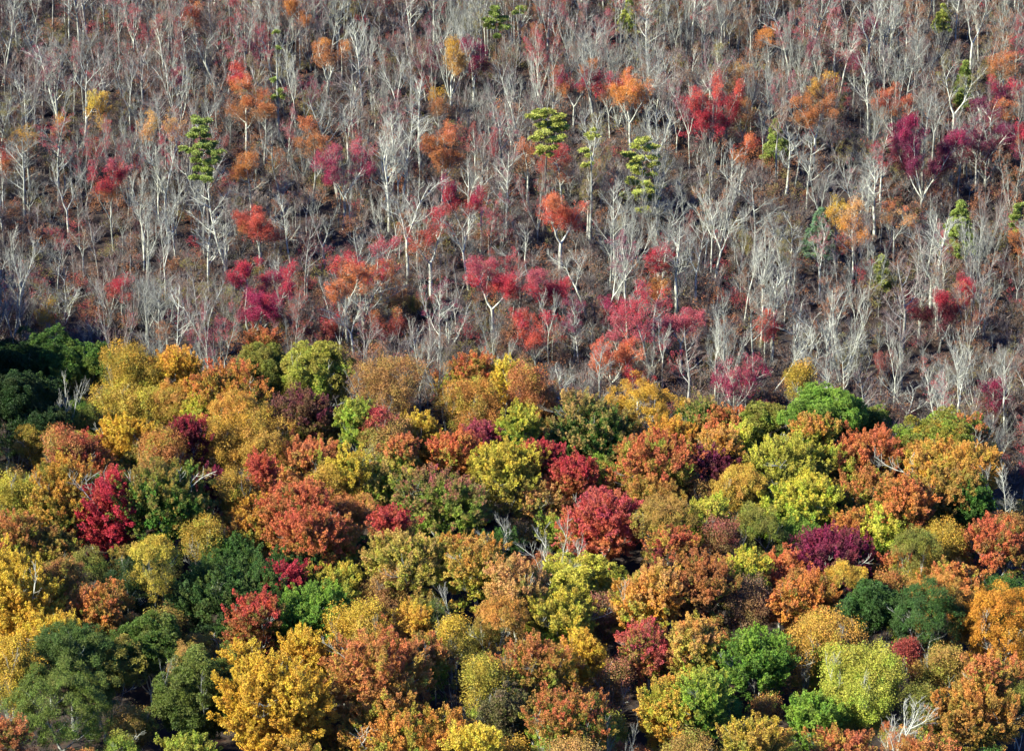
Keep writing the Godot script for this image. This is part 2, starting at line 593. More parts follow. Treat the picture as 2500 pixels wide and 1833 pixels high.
func bare_wood() -> void:
	rng.seed = 77
	var cells := {}
	for l in landmarks:
		cells[Vector2i(floori(l[1].x / 2.5), floori(l[1].y / 2.5))] = true
	var spots := []
	for k in 6000:
		var x := rng.randf_range(-150.0, 150.0)
		var d := rng.randf_range(390.0, 690.0)
		if d < edge_at(x) + rng.randf_range(-3.0, 3.0):
			continue
		var cell := Vector2i(floori(x / 2.5), floori(d / 2.5))
		if cells.has(cell) or hills.get_noise_2d(x * 2.0, d * 2.0) < rng.randf_range(-0.75, -0.1):
			continue
		var hides := false   # trees stand free where a leafy one shows
		for l in landmarks:
			if d < l[1].y and d > l[1].y - 24.0 and absf(x - l[1].x * d / l[1].y) < l[2] + 0.6:
				hides = true
		if hides and rng.randf() < 0.85:
			continue
		cells[cell] = true
		spots.append(Vector2(x, d))
	spots.sort_custom(func(a, b): return a.y < b.y)
	var single := 0
	var rest := {}
	var kept := []
	var kept_tint := PackedColorArray()
	var patch := FastNoiseLite.new()
	patch.seed = 88
	patch.frequency = 0.02
	var hues := ["olive", "brown", "rust", "brick", "crimson", "rose", "crimson", "magenta", "brown", "brown"]
	for p in spots:
		var form: String = ["straight", "straight", "forked", "forked", "spread"][rng.randi() % 5]
		var tone: String = ["pale", "pale", "grey", "grey", "ruddy"][rng.randi() % 5]
		var height := rng.randf_range(8.5, 18.5)
		var half := height * rng.randf_range(0.13, 0.20) * (1.25 if form == "spread" else 1.0)
		var lean := rng.randf_range(-0.05, 0.05) if rng.randf() < 0.7 else rng.randf_range(-0.2, 0.2)
		var at := spot(p.x, p.y)
		if single < 270 and in_view(p.x, p.y) and (p.y < 480.0 or rng.randf() < 0.3) and rng.randf() < 0.62:
			bare("bare_tree", tell(p, height, lean, form, tone), at, height, half, lean, form, tone)
			single += 1
		else:
			var i: int = rng.randi() % forms[form].size()
			var f: Dictionary = forms[form][i]
			var s: float = height / f.top
			var w := clampf(half / f.reach, 0.55 * s, 1.7 * s)
			var key := "%s %d %s" % [form, i, tone]
			if not rest.has(key):
				rest[key] = [f, tone, []]
			var stand := Transform3D(Basis(Vector3.BACK, -lean) * Basis(Vector3.UP, rng.randf() * TAU) * Basis.from_scale(Vector3(w, s, w)), at)
			rest[key][2].append(stand)
			if rng.randf() < 0.5 + patch.get_noise_2d(p.x, p.y):   # some hold a few leaves
				var pick := int(clampf(patch.get_noise_2d(p.x * 1.7 + 400.0, p.y * 1.7) * 14.0 + 4.5 + rng.randf_range(-2.0, 2.0), 0, 9))
				var col := hue(hues[pick]).lerp(Color(0.15, 0.12, 0.11), 0.2)
				for n in rng.randi_range(20, 230):
					var q: Vector3 = stand * f.tips[rng.randi() % f.tips.size()]
					var up := ball()
					var e := square_to(up)
					var k := rng.randf_range(0.3, 0.75)
					kept.append(Transform3D(Basis(e * k, up * k, e.cross(up) * k), q))
					kept_tint.append(vary(col, 0.25))
	for k in 4600:   # young trees and saplings under them
		var x := rng.randf_range(-150.0, 150.0)
		var d := rng.randf_range(400.0, 640.0)
		if d < edge_at(x):
			continue
		var form: String = ["straight", "forked", "spread"][rng.randi() % 3]
		var i: int = rng.randi() % forms[form].size()
		var tone: String = ["grey", "ruddy", "ruddy", "dark"][rng.randi() % 4]
		var s := rng.randf_range(0.2, 0.5)
		var key := "%s %d %s" % [form, i, tone]
		if not rest.has(key):
			rest[key] = [forms[form][i], tone, []]
		rest[key][2].append(Transform3D(Basis(Vector3.UP, rng.randf() * TAU) * Basis.from_scale(Vector3(s, s, s)), spot(x, d)))
	var o := Node3D.new()
	o.name = "bare_woods"
	tag(o, "mass of grey bare trees and saplings filling the upper slope", "woods", "", "stuff")
	add_child(o, true)
	scattered("last_leaves", sprays["f"], leaf_mat, kept, kept_tint, o).set_meta("kind", "stuff")
	for key in rest:
		var f: Dictionary = rest[key][0]
		var tone: String = rest[key][1]
		var whole := ArrayMesh.new()
		for m in [f.trunk] + f.limbs:
			whole.add_surface_from_arrays(Mesh.PRIMITIVE_TRIANGLES, m.surface_get_arrays(0))
			whole.surface_set_material(whole.get_surface_count() - 1, bark[tone])
		whole.add_surface_from_arrays(Mesh.PRIMITIVE_TRIANGLES, f.fine.surface_get_arrays(0))
		whole.surface_set_material(whole.get_surface_count() - 1, twig[tone])
		var white := PackedColorArray()
		white.resize(rest[key][2].size())
		white.fill(Color.WHITE)
		scattered("tree_mass", whole, null, rest[key][2], white, o).set_meta("kind", "stuff")


func undergrowth() -> void:
	rng.seed = 5
	var g := Geo.new()
	for k in 48:
		var d := (ball() * 0.85 + Vector3.UP).normalized()
		var q := limb_path(Vector3(rng.randf_range(-0.3, 0.3), -0.1, rng.randf_range(-0.3, 0.3)), d, rng.randf_range(0.8, 1.7), 3, 0.25, 0.05)
		g.tube(q, PackedFloat32Array([0.022, 0.016, 0.012, 0.005]), 3)
	var stems := g.mesh()
	var green := Geo.new()
	for k in 70:
		var d := ball()
		d.y = absf(d.y)
		var p := Vector3(d.x * 0.8, 0.35 + d.y * 0.95, d.z * 0.8) * (0.5 + 0.5 * sqrt(rng.randf()))
		green.leaf(p, ball(), square_to(d), rng.randf_range(0.12, 0.2), shade(0.35))
	var leaves := green.mesh()
	var a := []
	var b := []
	var ca := PackedColorArray()
	var cb := PackedColorArray()
	var tones := [PAL.brown, PAL.brown, PAL.maroon, PAL.dusk, PAL.olive, PAL.rust, PAL.brick, PAL.dkgreen]
	var drift := FastNoiseLite.new()
	drift.seed = 31
	drift.frequency = 0.035
	for k in 26000:
		var x := rng.randf_range(-150.0, 150.0)
		var d := rng.randf_range(385.0, 650.0)
		var n := drift.get_noise_2d(x, d)
		if n < rng.randf_range(-0.6, -0.1):
			continue
		var s := rng.randf_range(0.6, 2.1)
		var t := Transform3D(Basis(Vector3.UP, rng.randf() * TAU) * Basis.from_scale(Vector3(s, s * rng.randf_range(0.7, 1.1), s)), spot(x, d))
		a.append(t)
		var grey := rng.randf_range(0.07, 0.18)
		ca.append(Color(grey * rng.randf_range(0.98, 1.1), grey * 0.98, grey * 0.94))
		if rng.randf() < 0.72:
			b.append(t)
			var pick := int(clampf(drift.get_noise_2d(x * 1.6 + 300.0, d * 1.6) * 9.0 + 3.5 + rng.randf_range(-2.0, 2.0), 0, 7))
			var c: Color = tones[pick].srgb_to_linear() * 0.6
			cb.append(vary(c.lerp(Color(0.10, 0.085, 0.07), 0.45), 0.3))
	var c := []
	var cc := PackedColorArray()
	var hues := ["olive", "crimson", "brown", "rust", "dusk", "brown", "olive", "brown", "maroon", "rust"]
	for k in 6500:
		var x := rng.randf_range(-125.0, 125.0)
		var d := rng.randf_range(400.0, 600.0)
		if d < edge_at(x):
			continue
		var n := drift.get_noise_2d(x * 1.3 - 200.0, d * 1.3)
		if n < rng.randf_range(-0.45, 0.25):
			continue
		var pick := int(clampf(drift.get_noise_2d(x * 1.2 + 700.0, d * 1.2) * 14.0 + 4.5 + rng.randf_range(-2.0, 2.0), 0, 9))
		var col := hue(hues[pick]).lerp(Color(0.12, 0.10, 0.085), 0.3)
		var tall := rng.randf_range(1.5, 6.5)
		for i in rng.randi_range(6, 22):
			var up := ball()
			var e := square_to(up)
			var s := rng.randf_range(0.6, 1.0)
			c.append(Transform3D(Basis(e * s, up * s, e.cross(up) * s), spot(x, d) + Vector3(rng.randfn(0.0, 0.8), tall * rng.randf_range(0.5, 1.1), rng.randfn(0.0, 0.8))))
			cc.append(vary(col, 0.25))
	var o := Node3D.new()
	o.name = "undergrowth"
	tag(o, "brown and dull red brush covering the floor of the bare woods", "undergrowth", "", "stuff")
	add_child(o, true)
	var wood := StandardMaterial3D.new()
	wood.vertex_color_use_as_albedo = true
	wood.roughness = 0.95
	scattered("stems", stems, wood, a, ca, o)
	scattered("leaves", leaves, leaf_mat, b, cb, o)
	scattered("sapling_leaves", sprays["f"], leaf_mat, c, cc, o)


func hillside() -> void:
	var st := SurfaceTool.new()
	st.begin(Mesh.PRIMITIVE_TRIANGLES)
	var nx := 150
	var nd := 190
	for j in nd + 1:
		for i in nx + 1:
			var x := -600.0 + 8.0 * i
			var d := -60.0 + 8.0 * j
			st.set_uv(Vector2(x, d) * 0.1)
			st.add_vertex(spot(x, d) + Vector3.UP * hills.get_noise_2d(x * 3.0, d * 3.0) * 0.5 - Vector3.UP * 0.25)
	for j in nd:
		for i in nx:
			var p := j * (nx + 1) + i
			for q in [p, p + nx + 1, p + 1, p + 1, p + nx + 1, p + nx + 2]:
				st.add_index(q)
	st.generate_normals()
	var m := StandardMaterial3D.new()
	m.albedo_texture = noise_picture(0.012, [[0.0, Color8(48, 43, 40)], [0.35, Color8(72, 67, 62)], [0.5, Color8(88, 77, 70)], [0.62, Color8(86, 78, 56)], [0.8, Color8(124, 92, 66)], [1.0, Color8(96, 60, 50)]], 1024, 9)
	m.uv1_triplanar = true
	m.uv1_world_triplanar = true
	m.uv1_scale = Vector3(0.03, 0.03, 0.03)
	m.albedo_color = Color(0.8, 0.8, 0.82)
	m.roughness = 0.95
	var fine := noise_picture(0.06, [[0.0, Color8(90, 80, 70)], [0.45, Color8(150, 138, 126)], [0.7, Color8(196, 176, 150)], [1.0, Color8(128, 120, 118)]], 512, 4)
	m.detail_enabled = true
	m.detail_albedo = fine
	m.detail_blend_mode = BaseMaterial3D.BLEND_MODE_MUL
	m.heightmap_enabled = false
	var o := part("ground", st.commit(), m, self)
	tag(o, "leaf strewn brown ground of the wooded hillside", "", "", "structure")


func _ready() -> void:
	# ---- camera, sky, sun
	var cam := Camera3D.new()
	cam.name = "camera"
	cam.position = Vector3(0, 152, 0)
	cam.rotation_degrees = Vector3(-17, 0, 0)
	cam.fov = 14.72
	cam.near = 1.0
	cam.far = 3000.0
	cam.current = true
	add_child(cam)
	var sky_mat := ProceduralSkyMaterial.new()
	sky_mat.sky_top_color = Color(0.18, 0.38, 0.76)
	sky_mat.sky_horizon_color = Color(0.58, 0.71, 0.88)
	sky_mat.sky_curve = 0.12
	sky_mat.ground_bottom_color = Color(0.12, 0.10, 0.08)
	sky_mat.ground_horizon_color = Color(0.45, 0.48, 0.5)
	var env := Environment.new()
	env.background_mode = Environment.BG_SKY
	env.sky = Sky.new()
	env.sky.sky_material = sky_mat
	env.background_energy_multiplier = 0.55
	env.tonemap_mode = Environment.TONE_MAPPER_LINEAR
	env.tonemap_exposure = 3.75
	env.sdfgi_enabled = true
	env.ssao_enabled = true
	env.ssil_enabled = true
	var we := WorldEnvironment.new()
	we.name = "sky"
	we.environment = env
	add_child(we)
	var sun := DirectionalLight3D.new()
	sun.name = "sun"
	sun.light_energy = 1.6
	sun.light_color = Color(1.0, 0.955, 0.88)
	sun.light_angular_distance = 0.5
	sun.shadow_enabled = true
	add_child(sun)
	sun.look_at_from_position(Vector3(-0.84, 0.60, 0.34), Vector3.ZERO)

	# ---- the hillside
	hills.seed = 3
	hills.frequency = 0.012
	make_materials()
	hillside()
	rng.seed = 11
	make_sprays()
	for kind in forms:
		for k in 6:
			rng.seed = hash(kind) + k * 7919
			forms[kind].append(make_form(kind))

	# ---- the leafy wood of the lower slope
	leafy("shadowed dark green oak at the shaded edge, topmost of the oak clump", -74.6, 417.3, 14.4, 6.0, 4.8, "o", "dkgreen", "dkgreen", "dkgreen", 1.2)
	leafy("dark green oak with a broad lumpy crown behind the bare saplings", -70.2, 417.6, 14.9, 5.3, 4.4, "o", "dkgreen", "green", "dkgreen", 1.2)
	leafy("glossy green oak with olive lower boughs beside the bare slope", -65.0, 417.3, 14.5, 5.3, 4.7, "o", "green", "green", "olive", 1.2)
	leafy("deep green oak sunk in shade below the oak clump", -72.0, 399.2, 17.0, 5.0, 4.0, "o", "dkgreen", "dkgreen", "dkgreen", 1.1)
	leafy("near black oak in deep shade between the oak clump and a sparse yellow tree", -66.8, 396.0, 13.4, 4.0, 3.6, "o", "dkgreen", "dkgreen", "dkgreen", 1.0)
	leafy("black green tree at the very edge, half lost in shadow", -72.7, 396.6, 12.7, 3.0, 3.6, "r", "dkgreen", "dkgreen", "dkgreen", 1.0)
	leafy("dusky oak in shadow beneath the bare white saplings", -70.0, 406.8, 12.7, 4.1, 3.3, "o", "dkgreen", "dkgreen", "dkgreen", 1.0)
	leafy("sparse olive yellow tree at the wood edge by the glossy oak", -55.6, 409.8, 16.5, 5.2, 4.1, "f", "olive", "gold", "olive", 0.6)
	leafy("bright golden maple on the wood edge beside an olive tree", -49.5, 410.2, 15.3, 3.4, 3.2, "m", "gold", "orange", "yellow", 1.0)
	leafy("thin yellow tree with white limbs showing through its crown", -56.0, 406.5, 14.1, 5.8, 5.0, "f", "tan", "yellow", "olive", 0.6)
	leafy("small olive green dome beside the bare white saplings", -63.8, 401.9, 12.1, 4.2, 3.4, "r", "olive", "green", "olive", 1.0)
	leafy("orange topped maple with a yellow green skirt by the golden maple", -49.4, 404.7, 13.4, 3.9, 3.6, "r", "tan", "orange", "chart", 1.0)
	leafy("flame topped maple with scarlet crest and lime flanks", -40.8, 403.5, 16.6, 6.3, 5.0, "m", "orange", "scarlet", "lime", 1.0)
	leafy("lime and yellow maple below the flame topped maple", -44.8, 400.9, 12.6, 2.9, 3.8, "m", "chart", "yellow", "lime", 1.0)
	leafy("small round maple, orange above and lime below", -39.5, 394.9, 15.0, 3.8, 3.1, "r", "orange", "orange", "lime", 1.0)
	leafy("broad pale olive oak dome at the edge of the bare wood", -29.2, 410.7, 17.3, 5.2, 5.0, "o", "olive", "chart", "olive", 1.1)
	leafy("pale green oak dome joined to a larger olive oak", -36.6, 412.6, 15.4, 4.5, 4.0, "o", "olive", "olive", "greygreen", 1.1)
	leafy("spiky red orange sapling poking up behind the pale oak dome", -37.7, 422.9, 12.0, 2.3, 2.1, "m", "rust", "scarlet", "olive", 0.7)
	leafy("dusky maroon maple with olive under-boughs", -29.4, 397.6, 15.3, 5.7, 4.6, "m", "maroon", "plum", "olive", 0.9)
	leafy("small glowing lime maple tucked beside the maroon maple", -22.5, 393.2, 15.4, 2.1, 2.1, "m", "lime", "chart", "lime", 1.0)
	leafy("twiggy brown tree with few leaves left, broad and rounded", -18.2, 404.4, 18.2, 6.5, 5.2, "f", "brown", "tan", "brown", 0.45)
	leafy("small dark crimson maple between olive and gold crowns", -45.3, 387.0, 15.5, 2.5, 2.7, "m", "maroon", "crimson", "maroon", 0.8)
	leafy("rich yellow maple above the crimson spire", -55.6, 395.2, 12.0, 4.2, 3.3, "m", "gold", "yellow", "gold", 1.0)
	leafy("little olive yellow tree in the shade of the dark oaks", -68.1, 391.7, 12.5, 2.8, 2.4, "r", "olive", "gold", "dkgreen", 0.9)
	leafy("thin russet tree above a red crowned maple", -62.3, 385.0, 15.4, 3.4, 2.7, "f", "rust", "coral", "brown", 0.6)
	leafy("broad golden olive dome with fine dark twigs", -37.9, 390.2, 15.9, 7.4, 5.9, "f", "tan", "gold", "olive", 1.0)
	leafy("orange brown maple beside the rich yellow maple", -48.8, 384.1, 14.8, 3.6, 3.1, "f", "rust", "orange", "brown", 0.9)
	leafy("red crowned maple with orange sides above the crimson spire", -60.3, 384.9, 13.6, 3.9, 3.1, "m", "scarlet", "crimson", "orange", 0.9)
	leafy("orange yellow maple spreading beside the crimson spire", -60.6, 368.9, 18.8, 4.7, 6.0, "m", "orange", "gold", "olive", 0.9)
	leafy("narrow crimson maple spire, brightest red tree of the lower wood", -54.3, 367.9, 19.5, 4.7, 8.2, "m", "crimson", "crimson", "crimson", 1.3)
	leafy("big green maple with tan tipped boughs beside the crimson spire", -46.8, 368.3, 19.7, 6.3, 7.6, "m", "green", "tan", "green", 1.1)
	leafy("small dark plum tree in shade beside the tan tipped maple", -41.1, 374.9, 13.9, 2.0, 2.7, "m", "maroon", "magenta", "maroon", 0.8)
	leafy("yellow olive tree standing below the golden olive dome", -37.8, 373.2, 15.6, 3.0, 4.2, "f", "tan", "gold", "olive", 0.9)
	leafy("narrow red maple against the big coral dome", -34.3, 377.5, 14.4, 1.7, 2.7, "m", "crimson", "scarlet", "rust", 0.9)
	leafy("big coral orange dome, roundest of the orange maples", -30.3, 387.6, 13.4, 5.8, 4.6, "m", "coral", "coral", "peach", 1.1)
	leafy("tan gold tree leaning against the coral dome", -25.8, 377.2, 13.9, 2.7, 3.1, "f", "tan", "gold", "chart", 0.9)
	leafy("tall yellow green maple beside the tan gold tree", -22.3, 379.7, 15.9, 2.8, 4.9, "m", "chart", "yellow", "gold", 1.0)
	leafy("olive and yellow tree at the shaded edge, small leaved", -66.8, 369.7, 17.8, 4.1, 5.7, "f", "olive", "yellow", "olive", 1.0)
	leafy("brick red maple under the coral dome", -29.1, 367.2, 16.2, 5.3, 4.3, "m", "scarlet", "coral", "rust", 1.0)
	leafy("orange maple with one yellow peak under the brick red maple", -34.1, 368.2, 13.4, 5.5, 4.6, "m", "orange", "gold", "olive", 1.0)
	leafy("red orange maple with a shaded foot beside the yellow peaked maple", -26.5, 359.2, 16.9, 4.1, 3.9, "m", "coral", "scarlet", "rust", 1.0)
	leafy("russet brown round maple below the tall yellow green maple", -21.7, 373.7, 12.2, 4.1, 3.4, "r", "rust", "coral", "olive", 0.9)
	leafy("red and green maple at the shaded edge above the yellow giant", -65.7, 359.5, 15.0, 3.4, 2.8, "m", "rust", "coral", "olive", 0.9)
	leafy("olive tree with red tips beside the yellow giant", -60.9, 359.7, 12.5, 3.1, 2.8, "m", "olive", "rust", "olive", 0.9)
	leafy("yellow green shrubby maple at the foot of the tan tipped maple", -46.4, 350.3, 15.7, 2.9, 2.5, "r", "chart", "yellow", "olive", 1.0)
	leafy("olive gold tree squeezed between the tan tipped and orange maples", -40.8, 361.7, 13.6, 2.8, 2.7, "f", "olive", "gold", "olive", 0.7)
	leafy("yellow giant at the shaded edge with a tall tiered crown", -62.7, 343.5, 20.3, 5.6, 7.4, "m", "yellow", "yellow", "gold", 1.2)
	leafy("dull brown tree in shade beside the yellow giant", -58.0, 349.8, 15.1, 3.3, 3.8, "r", "brown", "rust", "olive", 0.8)
	leafy("compact orange ball maple ringed by green oaks", -52.9, 345.0, 13.1, 3.9, 3.6, "m", "orange", "coral", "olive", 1.0)
	leafy("wide dark green maple with ragged drooping boughs", -36.9, 352.3, 14.3, 8.2, 6.5, "m", "bluegreen", "bluegreen", "dkgreen", 1.1)
	leafy("blue green treetop rising behind the wide dark maple", -37.3, 360.1, 11.2, 2.8, 2.2, "m", "bluegreen", "bluegreen", "green", 1.0)
	leafy("small blue green tree under the red orange maple", -28.6, 357.8, 11.9, 2.9, 2.3, "m", "bluegreen", "bluegreen", "dkgreen", 0.9)
	leafy("crimson maple with ragged outline standing among green crowns", -29.1, 352.0, 13.1, 2.7, 3.5, "m", "crimson", "crimson", "maroon", 0.9)
	leafy("brick crimson maple low beside the wide dark maple", -32.4, 340.8, 13.8, 3.3, 2.7, "m", "scarlet", "crimson", "rust", 0.9)
	leafy("yellow topped green maple beside the ragged crimson maple", -23.2, 353.9, 11.9, 4.1, 3.3, "m", "chart", "yellow", "green", 1.0)
	leafy("leafy mid green maple under the ragged crimson maple", -25.4, 344.4, 13.7, 4.9, 3.9, "m", "green", "lime", "green", 1.1)
	leafy("very dark green tree in deep shade behind the orange ball", -49.5, 351.3, 13.7, 4.5, 4.7, "r", "dkgreen", "dkgreen", "dkgreen", 1.0)
	leafy("big dull green oak behind the olive fronted oak", -54.3, 331.6, 16.5, 5.5, 4.4, "r", "greygreen", "bluegreen", "dkgreen", 1.2)
	leafy("massive green oak with an olive crown by the picture corner", -53.9, 321.3, 15.1, 6.3, 5.4, "r", "greygreen", "greygreen", "green", 1.2)
	leafy("olive oak with orange flecks beside the massive green oak", -50.4, 331.0, 13.6, 4.3, 4.7, "o", "olive", "olive", "greygreen", 1.0)
	leafy("round green oak between the orange ball and grey green tower", -45.3, 338.0, 13.2, 4.4, 3.9, "o", "green", "greygreen", "dkgreen", 1.1)
	leafy("tall grey green oak tower beside the great yellow maple", -38.1, 324.1, 18.0, 5.2, 7.4, "o", "greygreen", "greygreen", "dkgreen", 1.2)
	leafy("great yellow maple, largest of the yellow crowns", -28.3, 320.7, 19.3, 6.7, 7.3, "m", "gold", "yellow", "gold", 1.3)
	leafy("yellow maple shoulder tree in front of the grey green tower", -33.3, 331.3, 12.8, 2.6, 2.8, "m", "gold", "yellow", "gold", 1.1)
	leafy("yellow maple spire behind the great yellow maple", -25.8, 335.3, 13.2, 2.8, 3.4, "m", "gold", "yellow", "gold", 1.1)
	leafy("low yellow tree at the foot of the yellow giant", -57.7, 336.3, 13.7, 3.6, 2.9, "m", "yellow", "yellow", "gold", 1.0)
	leafy("shaded yellow tree with tall dim stems at the edge", -60.6, 326.2, 17.4, 3.1, 4.3, "f", "gold", "yellow", "olive", 0.9)
	leafy("russet crown in the lowest shaded corner", -59.0, 312.8, 13.3, 2.2, 1.8, "m", "rust", "coral", "brown", 0.9)
	leafy("orange brown maple with a tall middle peak beside the great yellow", -15.7, 326.4, 18.7, 7.1, 6.0, "m", "rust", "coral", "tan", 1.0)
	leafy("rust tipped maple leaning over the grey green tree", -10.8, 331.9, 14.8, 3.2, 3.3, "m", "rust", "coral", "lime", 0.9)
	leafy("wide orange gold maple along the lower frame", -13.7, 318.7, 15.0, 9.2, 7.3, "m", "orange", "orange", "olive", 1.0)
	leafy("brilliant lemon yellow crown at the lower frame", -4.3, 310.3, 14.7, 3.1, 2.5, "m", "yellow", "lemon", "yellow", 1.1)
	leafy("upright grey green tree above the lemon yellow crown", -1.4, 322.5, 14.2, 2.6, 4.5, "o", "greygreen", "dusk", "dkgreen", 0.9)
	leafy("thin olive yellow tree with open twigs by a rust maple", -3.3, 324.6, 16.3, 3.2, 2.9, "f", "olive", "yellow", "olive", 0.5)
	leafy("rust orange maple with a visible forked stem", 2.7, 328.6, 16.7, 4.3, 3.8, "m", "rust", "coral", "olive", 0.8)
	leafy("rust red wide maple with grey stems below the golden spire", 6.8, 315.5, 16.8, 5.1, 4.1, "m", "rust", "scarlet", "lime", 0.9)
	leafy("bright golden maple spire between rust and pink crowns", 9.2, 335.4, 13.8, 2.4, 3.8, "m", "gold", "yellow", "gold", 1.1)
	leafy("pink crimson maple with dark trunk and layered boughs", 16.5, 338.1, 14.1, 3.8, 4.0, "m", "rose", "crimson", "rust", 0.8)
	leafy("chartreuse maple with big billowing lobes", 8.8, 356.7, 13.9, 6.0, 4.8, "o", "chart", "lemon", "chart", 1.3)
	leafy("soft yellow green maple below the billowing chartreuse maple", 6.5, 344.2, 14.3, 4.3, 3.6, "m", "chart", "yellow", "lime", 1.0)
	leafy("peach orange maple with a pale forked trunk", 0.3, 347.1, 17.6, 3.7, 4.3, "m", "peach", "peach", "tan", 1.0)
	leafy("orange and yellow maple with a thin white stem", -4.5, 354.0, 17.1, 3.9, 4.1, "m", "tan", "orange", "chart", 1.0)
	leafy("scarlet orange wisp of a maple by the white stemmed maple", -7.8, 359.2, 13.4, 1.9, 1.9, "m", "scarlet", "orange", "lime", 0.8)
	leafy("broad yellow green maple with orange tips on every bough", -14.0, 356.7, 16.5, 6.0, 5.3, "m", "chart", "peach", "chart", 1.1)
	leafy("crimson tipped sapling showing over the broad orange tipped maple", -16.0, 362.4, 15.0, 2.5, 2.0, "m", "crimson", "crimson", "rust", 0.8)
	leafy("narrow coral maple beside the orange tipped maple", -22.7, 362.2, 14.6, 2.0, 3.6, "m", "coral", "coral", "lime", 1.0)
	leafy("tan brown dome under the broad orange tipped maple", -16.5, 352.8, 12.8, 3.6, 3.5, "f", "brown", "tan", "brown", 0.9)
	leafy("gold tufted young tree beside the mid green maple", -21.2, 339.9, 13.7, 2.2, 2.8, "f", "gold", "yellow", "gold", 0.8)
	leafy("sparse yellow young tree over the orange brown maple", -18.4, 338.5, 15.2, 2.5, 2.5, "f", "gold", "yellow", "olive", 0.6)
	leafy("golden tan treetop over the rust tipped maple", -12.2, 340.9, 13.8, 2.5, 2.7, "m", "gold", "yellow", "tan", 0.9)
	leafy("shadowed grey green sapling behind the sparse gold tree", -9.7, 341.0, 14.9, 1.9, 3.0, "r", "dkgreen", "greygreen", "dkgreen", 0.9)
	leafy("sparse gold leaved tree over dark shade", -7.4, 335.1, 15.5, 1.9, 2.1, "f", "gold", "yellow", "olive", 0.5)
	leafy("dim olive tree in shade beneath the peach maple", -4.4, 340.2, 11.5, 3.2, 2.6, "r", "olive", "olive", "dkgreen", 0.8)
	leafy("golden orange maple with a heavy round crown beside rust trees", 17.6, 346.5, 17.5, 4.6, 4.7, "m", "orange", "peach", "gold", 1.1)
	leafy("orange tan maple at the foot of the peach maple", -1.4, 340.1, 14.7, 3.5, 2.8, "r", "tan", "orange", "olive", 0.9)
	leafy("dusky green and pink sapling by the golden orange maple", 11.6, 349.2, 12.0, 2.2, 3.0, "f", "dusk", "rose", "greygreen", 0.8)
	leafy("pinkish tan tree with thinning leaves near the golden spire", 12.8, 333.8, 11.8, 2.2, 3.0, "f", "rose", "tan", "dusk", 0.7)
	leafy("coral red flat topped dome touching the bare wood", -6.4, 415.4, 12.2, 4.5, 3.6, "m", "coral", "scarlet", "chart", 1.1)
	leafy("orange tree beneath the flat topped coral dome", -6.7, 404.9, 14.9, 4.6, 3.7, "f", "rust", "orange", "olive", 0.9)
	leafy("slender yellow maple standing upright at the wood edge", -1.1, 412.4, 14.0, 2.0, 4.4, "m", "yellow", "lemon", "gold", 1.1)
	leafy("thin orange tree with bare twigs behind the slender yellow maple", 2.2, 406.0, 16.1, 2.6, 2.8, "f", "rust", "coral", "brown", 0.5)
	leafy("orange and green tree below the flat topped coral dome", -4.3, 400.5, 13.2, 4.2, 3.4, "f", "orange", "rust", "olive", 0.9)
	leafy("big round green maple flecked with orange at its tips", 11.1, 398.9, 16.7, 6.2, 6.7, "m", "green", "peach", "bluegreen", 1.2)
	leafy("orange dome at the shoulder of the big round green maple", 3.7, 407.3, 12.3, 4.3, 3.4, "r", "orange", "coral", "olive", 1.0)
	leafy("yellow green maple at the foot of the orange shoulder dome", 1.1, 395.2, 15.3, 2.7, 3.1, "m", "chart", "yellow", "lime", 1.0)
	leafy("olive gold dome with a shaded side on the wood edge", 18.9, 405.1, 13.0, 5.0, 4.0, "r", "gold", "gold", "olive", 1.0)
	leafy("golden maple amid tan and coral trees", -13.2, 395.8, 13.3, 3.7, 3.9, "m", "gold", "yellow", "olive", 1.0)
	leafy("tan orange twiggy tree beside the golden maple", -18.2, 392.1, 14.7, 3.9, 3.1, "f", "tan", "peach", "lime", 0.8)
	leafy("small pink crimson tree beside the tan twiggy tree", -19.1, 392.3, 14.9, 2.1, 1.7, "f", "rose", "crimson", "rust", 0.8)
	leafy("coral tufted maple over the mixed green and red maple", -15.6, 383.6, 15.0, 2.3, 2.2, "m", "coral", "coral", "lime", 1.0)
	leafy("coral orange maple with an upright fan of boughs", -7.6, 387.5, 15.0, 3.1, 3.0, "m", "coral", "scarlet", "orange", 1.0)
	leafy("small magenta tree wedged beside the yellow fan maple", -4.3, 394.1, 12.5, 2.1, 2.1, "m", "magenta", "rose", "maroon", 0.8)
	leafy("crimson maple under the big round green maple", 4.1, 385.9, 14.6, 2.9, 2.4, "m", "crimson", "scarlet", "maroon", 0.9)
	leafy("yellow fan shaped maple with open layered boughs", -0.4, 381.7, 16.1, 4.9, 4.2, "m", "lemon", "yellow", "olive", 0.9)
	leafy("mixed green and red maple, wide and shallow", -9.7, 373.9, 16.9, 7.2, 5.7, "m", "greygreen", "rose", "lime", 1.0)
	leafy("lime and peach speckled maple beside the mixed maple", -17.6, 381.8, 13.6, 4.4, 4.1, "m", "chart", "peach", "lime", 1.0)
	leafy("crimson treetop between the green maple and crimson dome", 8.6, 381.2, 14.7, 3.1, 2.5, "m", "crimson", "crimson", "rust", 0.9)
	leafy("bright crimson dome, widest red crown of the lower wood", 12.9, 369.7, 17.2, 6.1, 4.9, "m", "crimson", "rose", "coral", 1.1)
	leafy("tan orange open tree beside the bright crimson dome", 4.1, 380.5, 11.9, 4.0, 3.2, "m", "peach", "peach", "tan", 0.8)
	leafy("big red orange maple with green inner leaves", 19.6, 383.6, 17.6, 6.8, 5.5, "m", "coral", "scarlet", "olive", 1.1)
	leafy("gold orange maple behind the big red orange maple", 23.6, 397.1, 12.2, 3.6, 2.9, "m", "orange", "gold", "orange", 1.0)
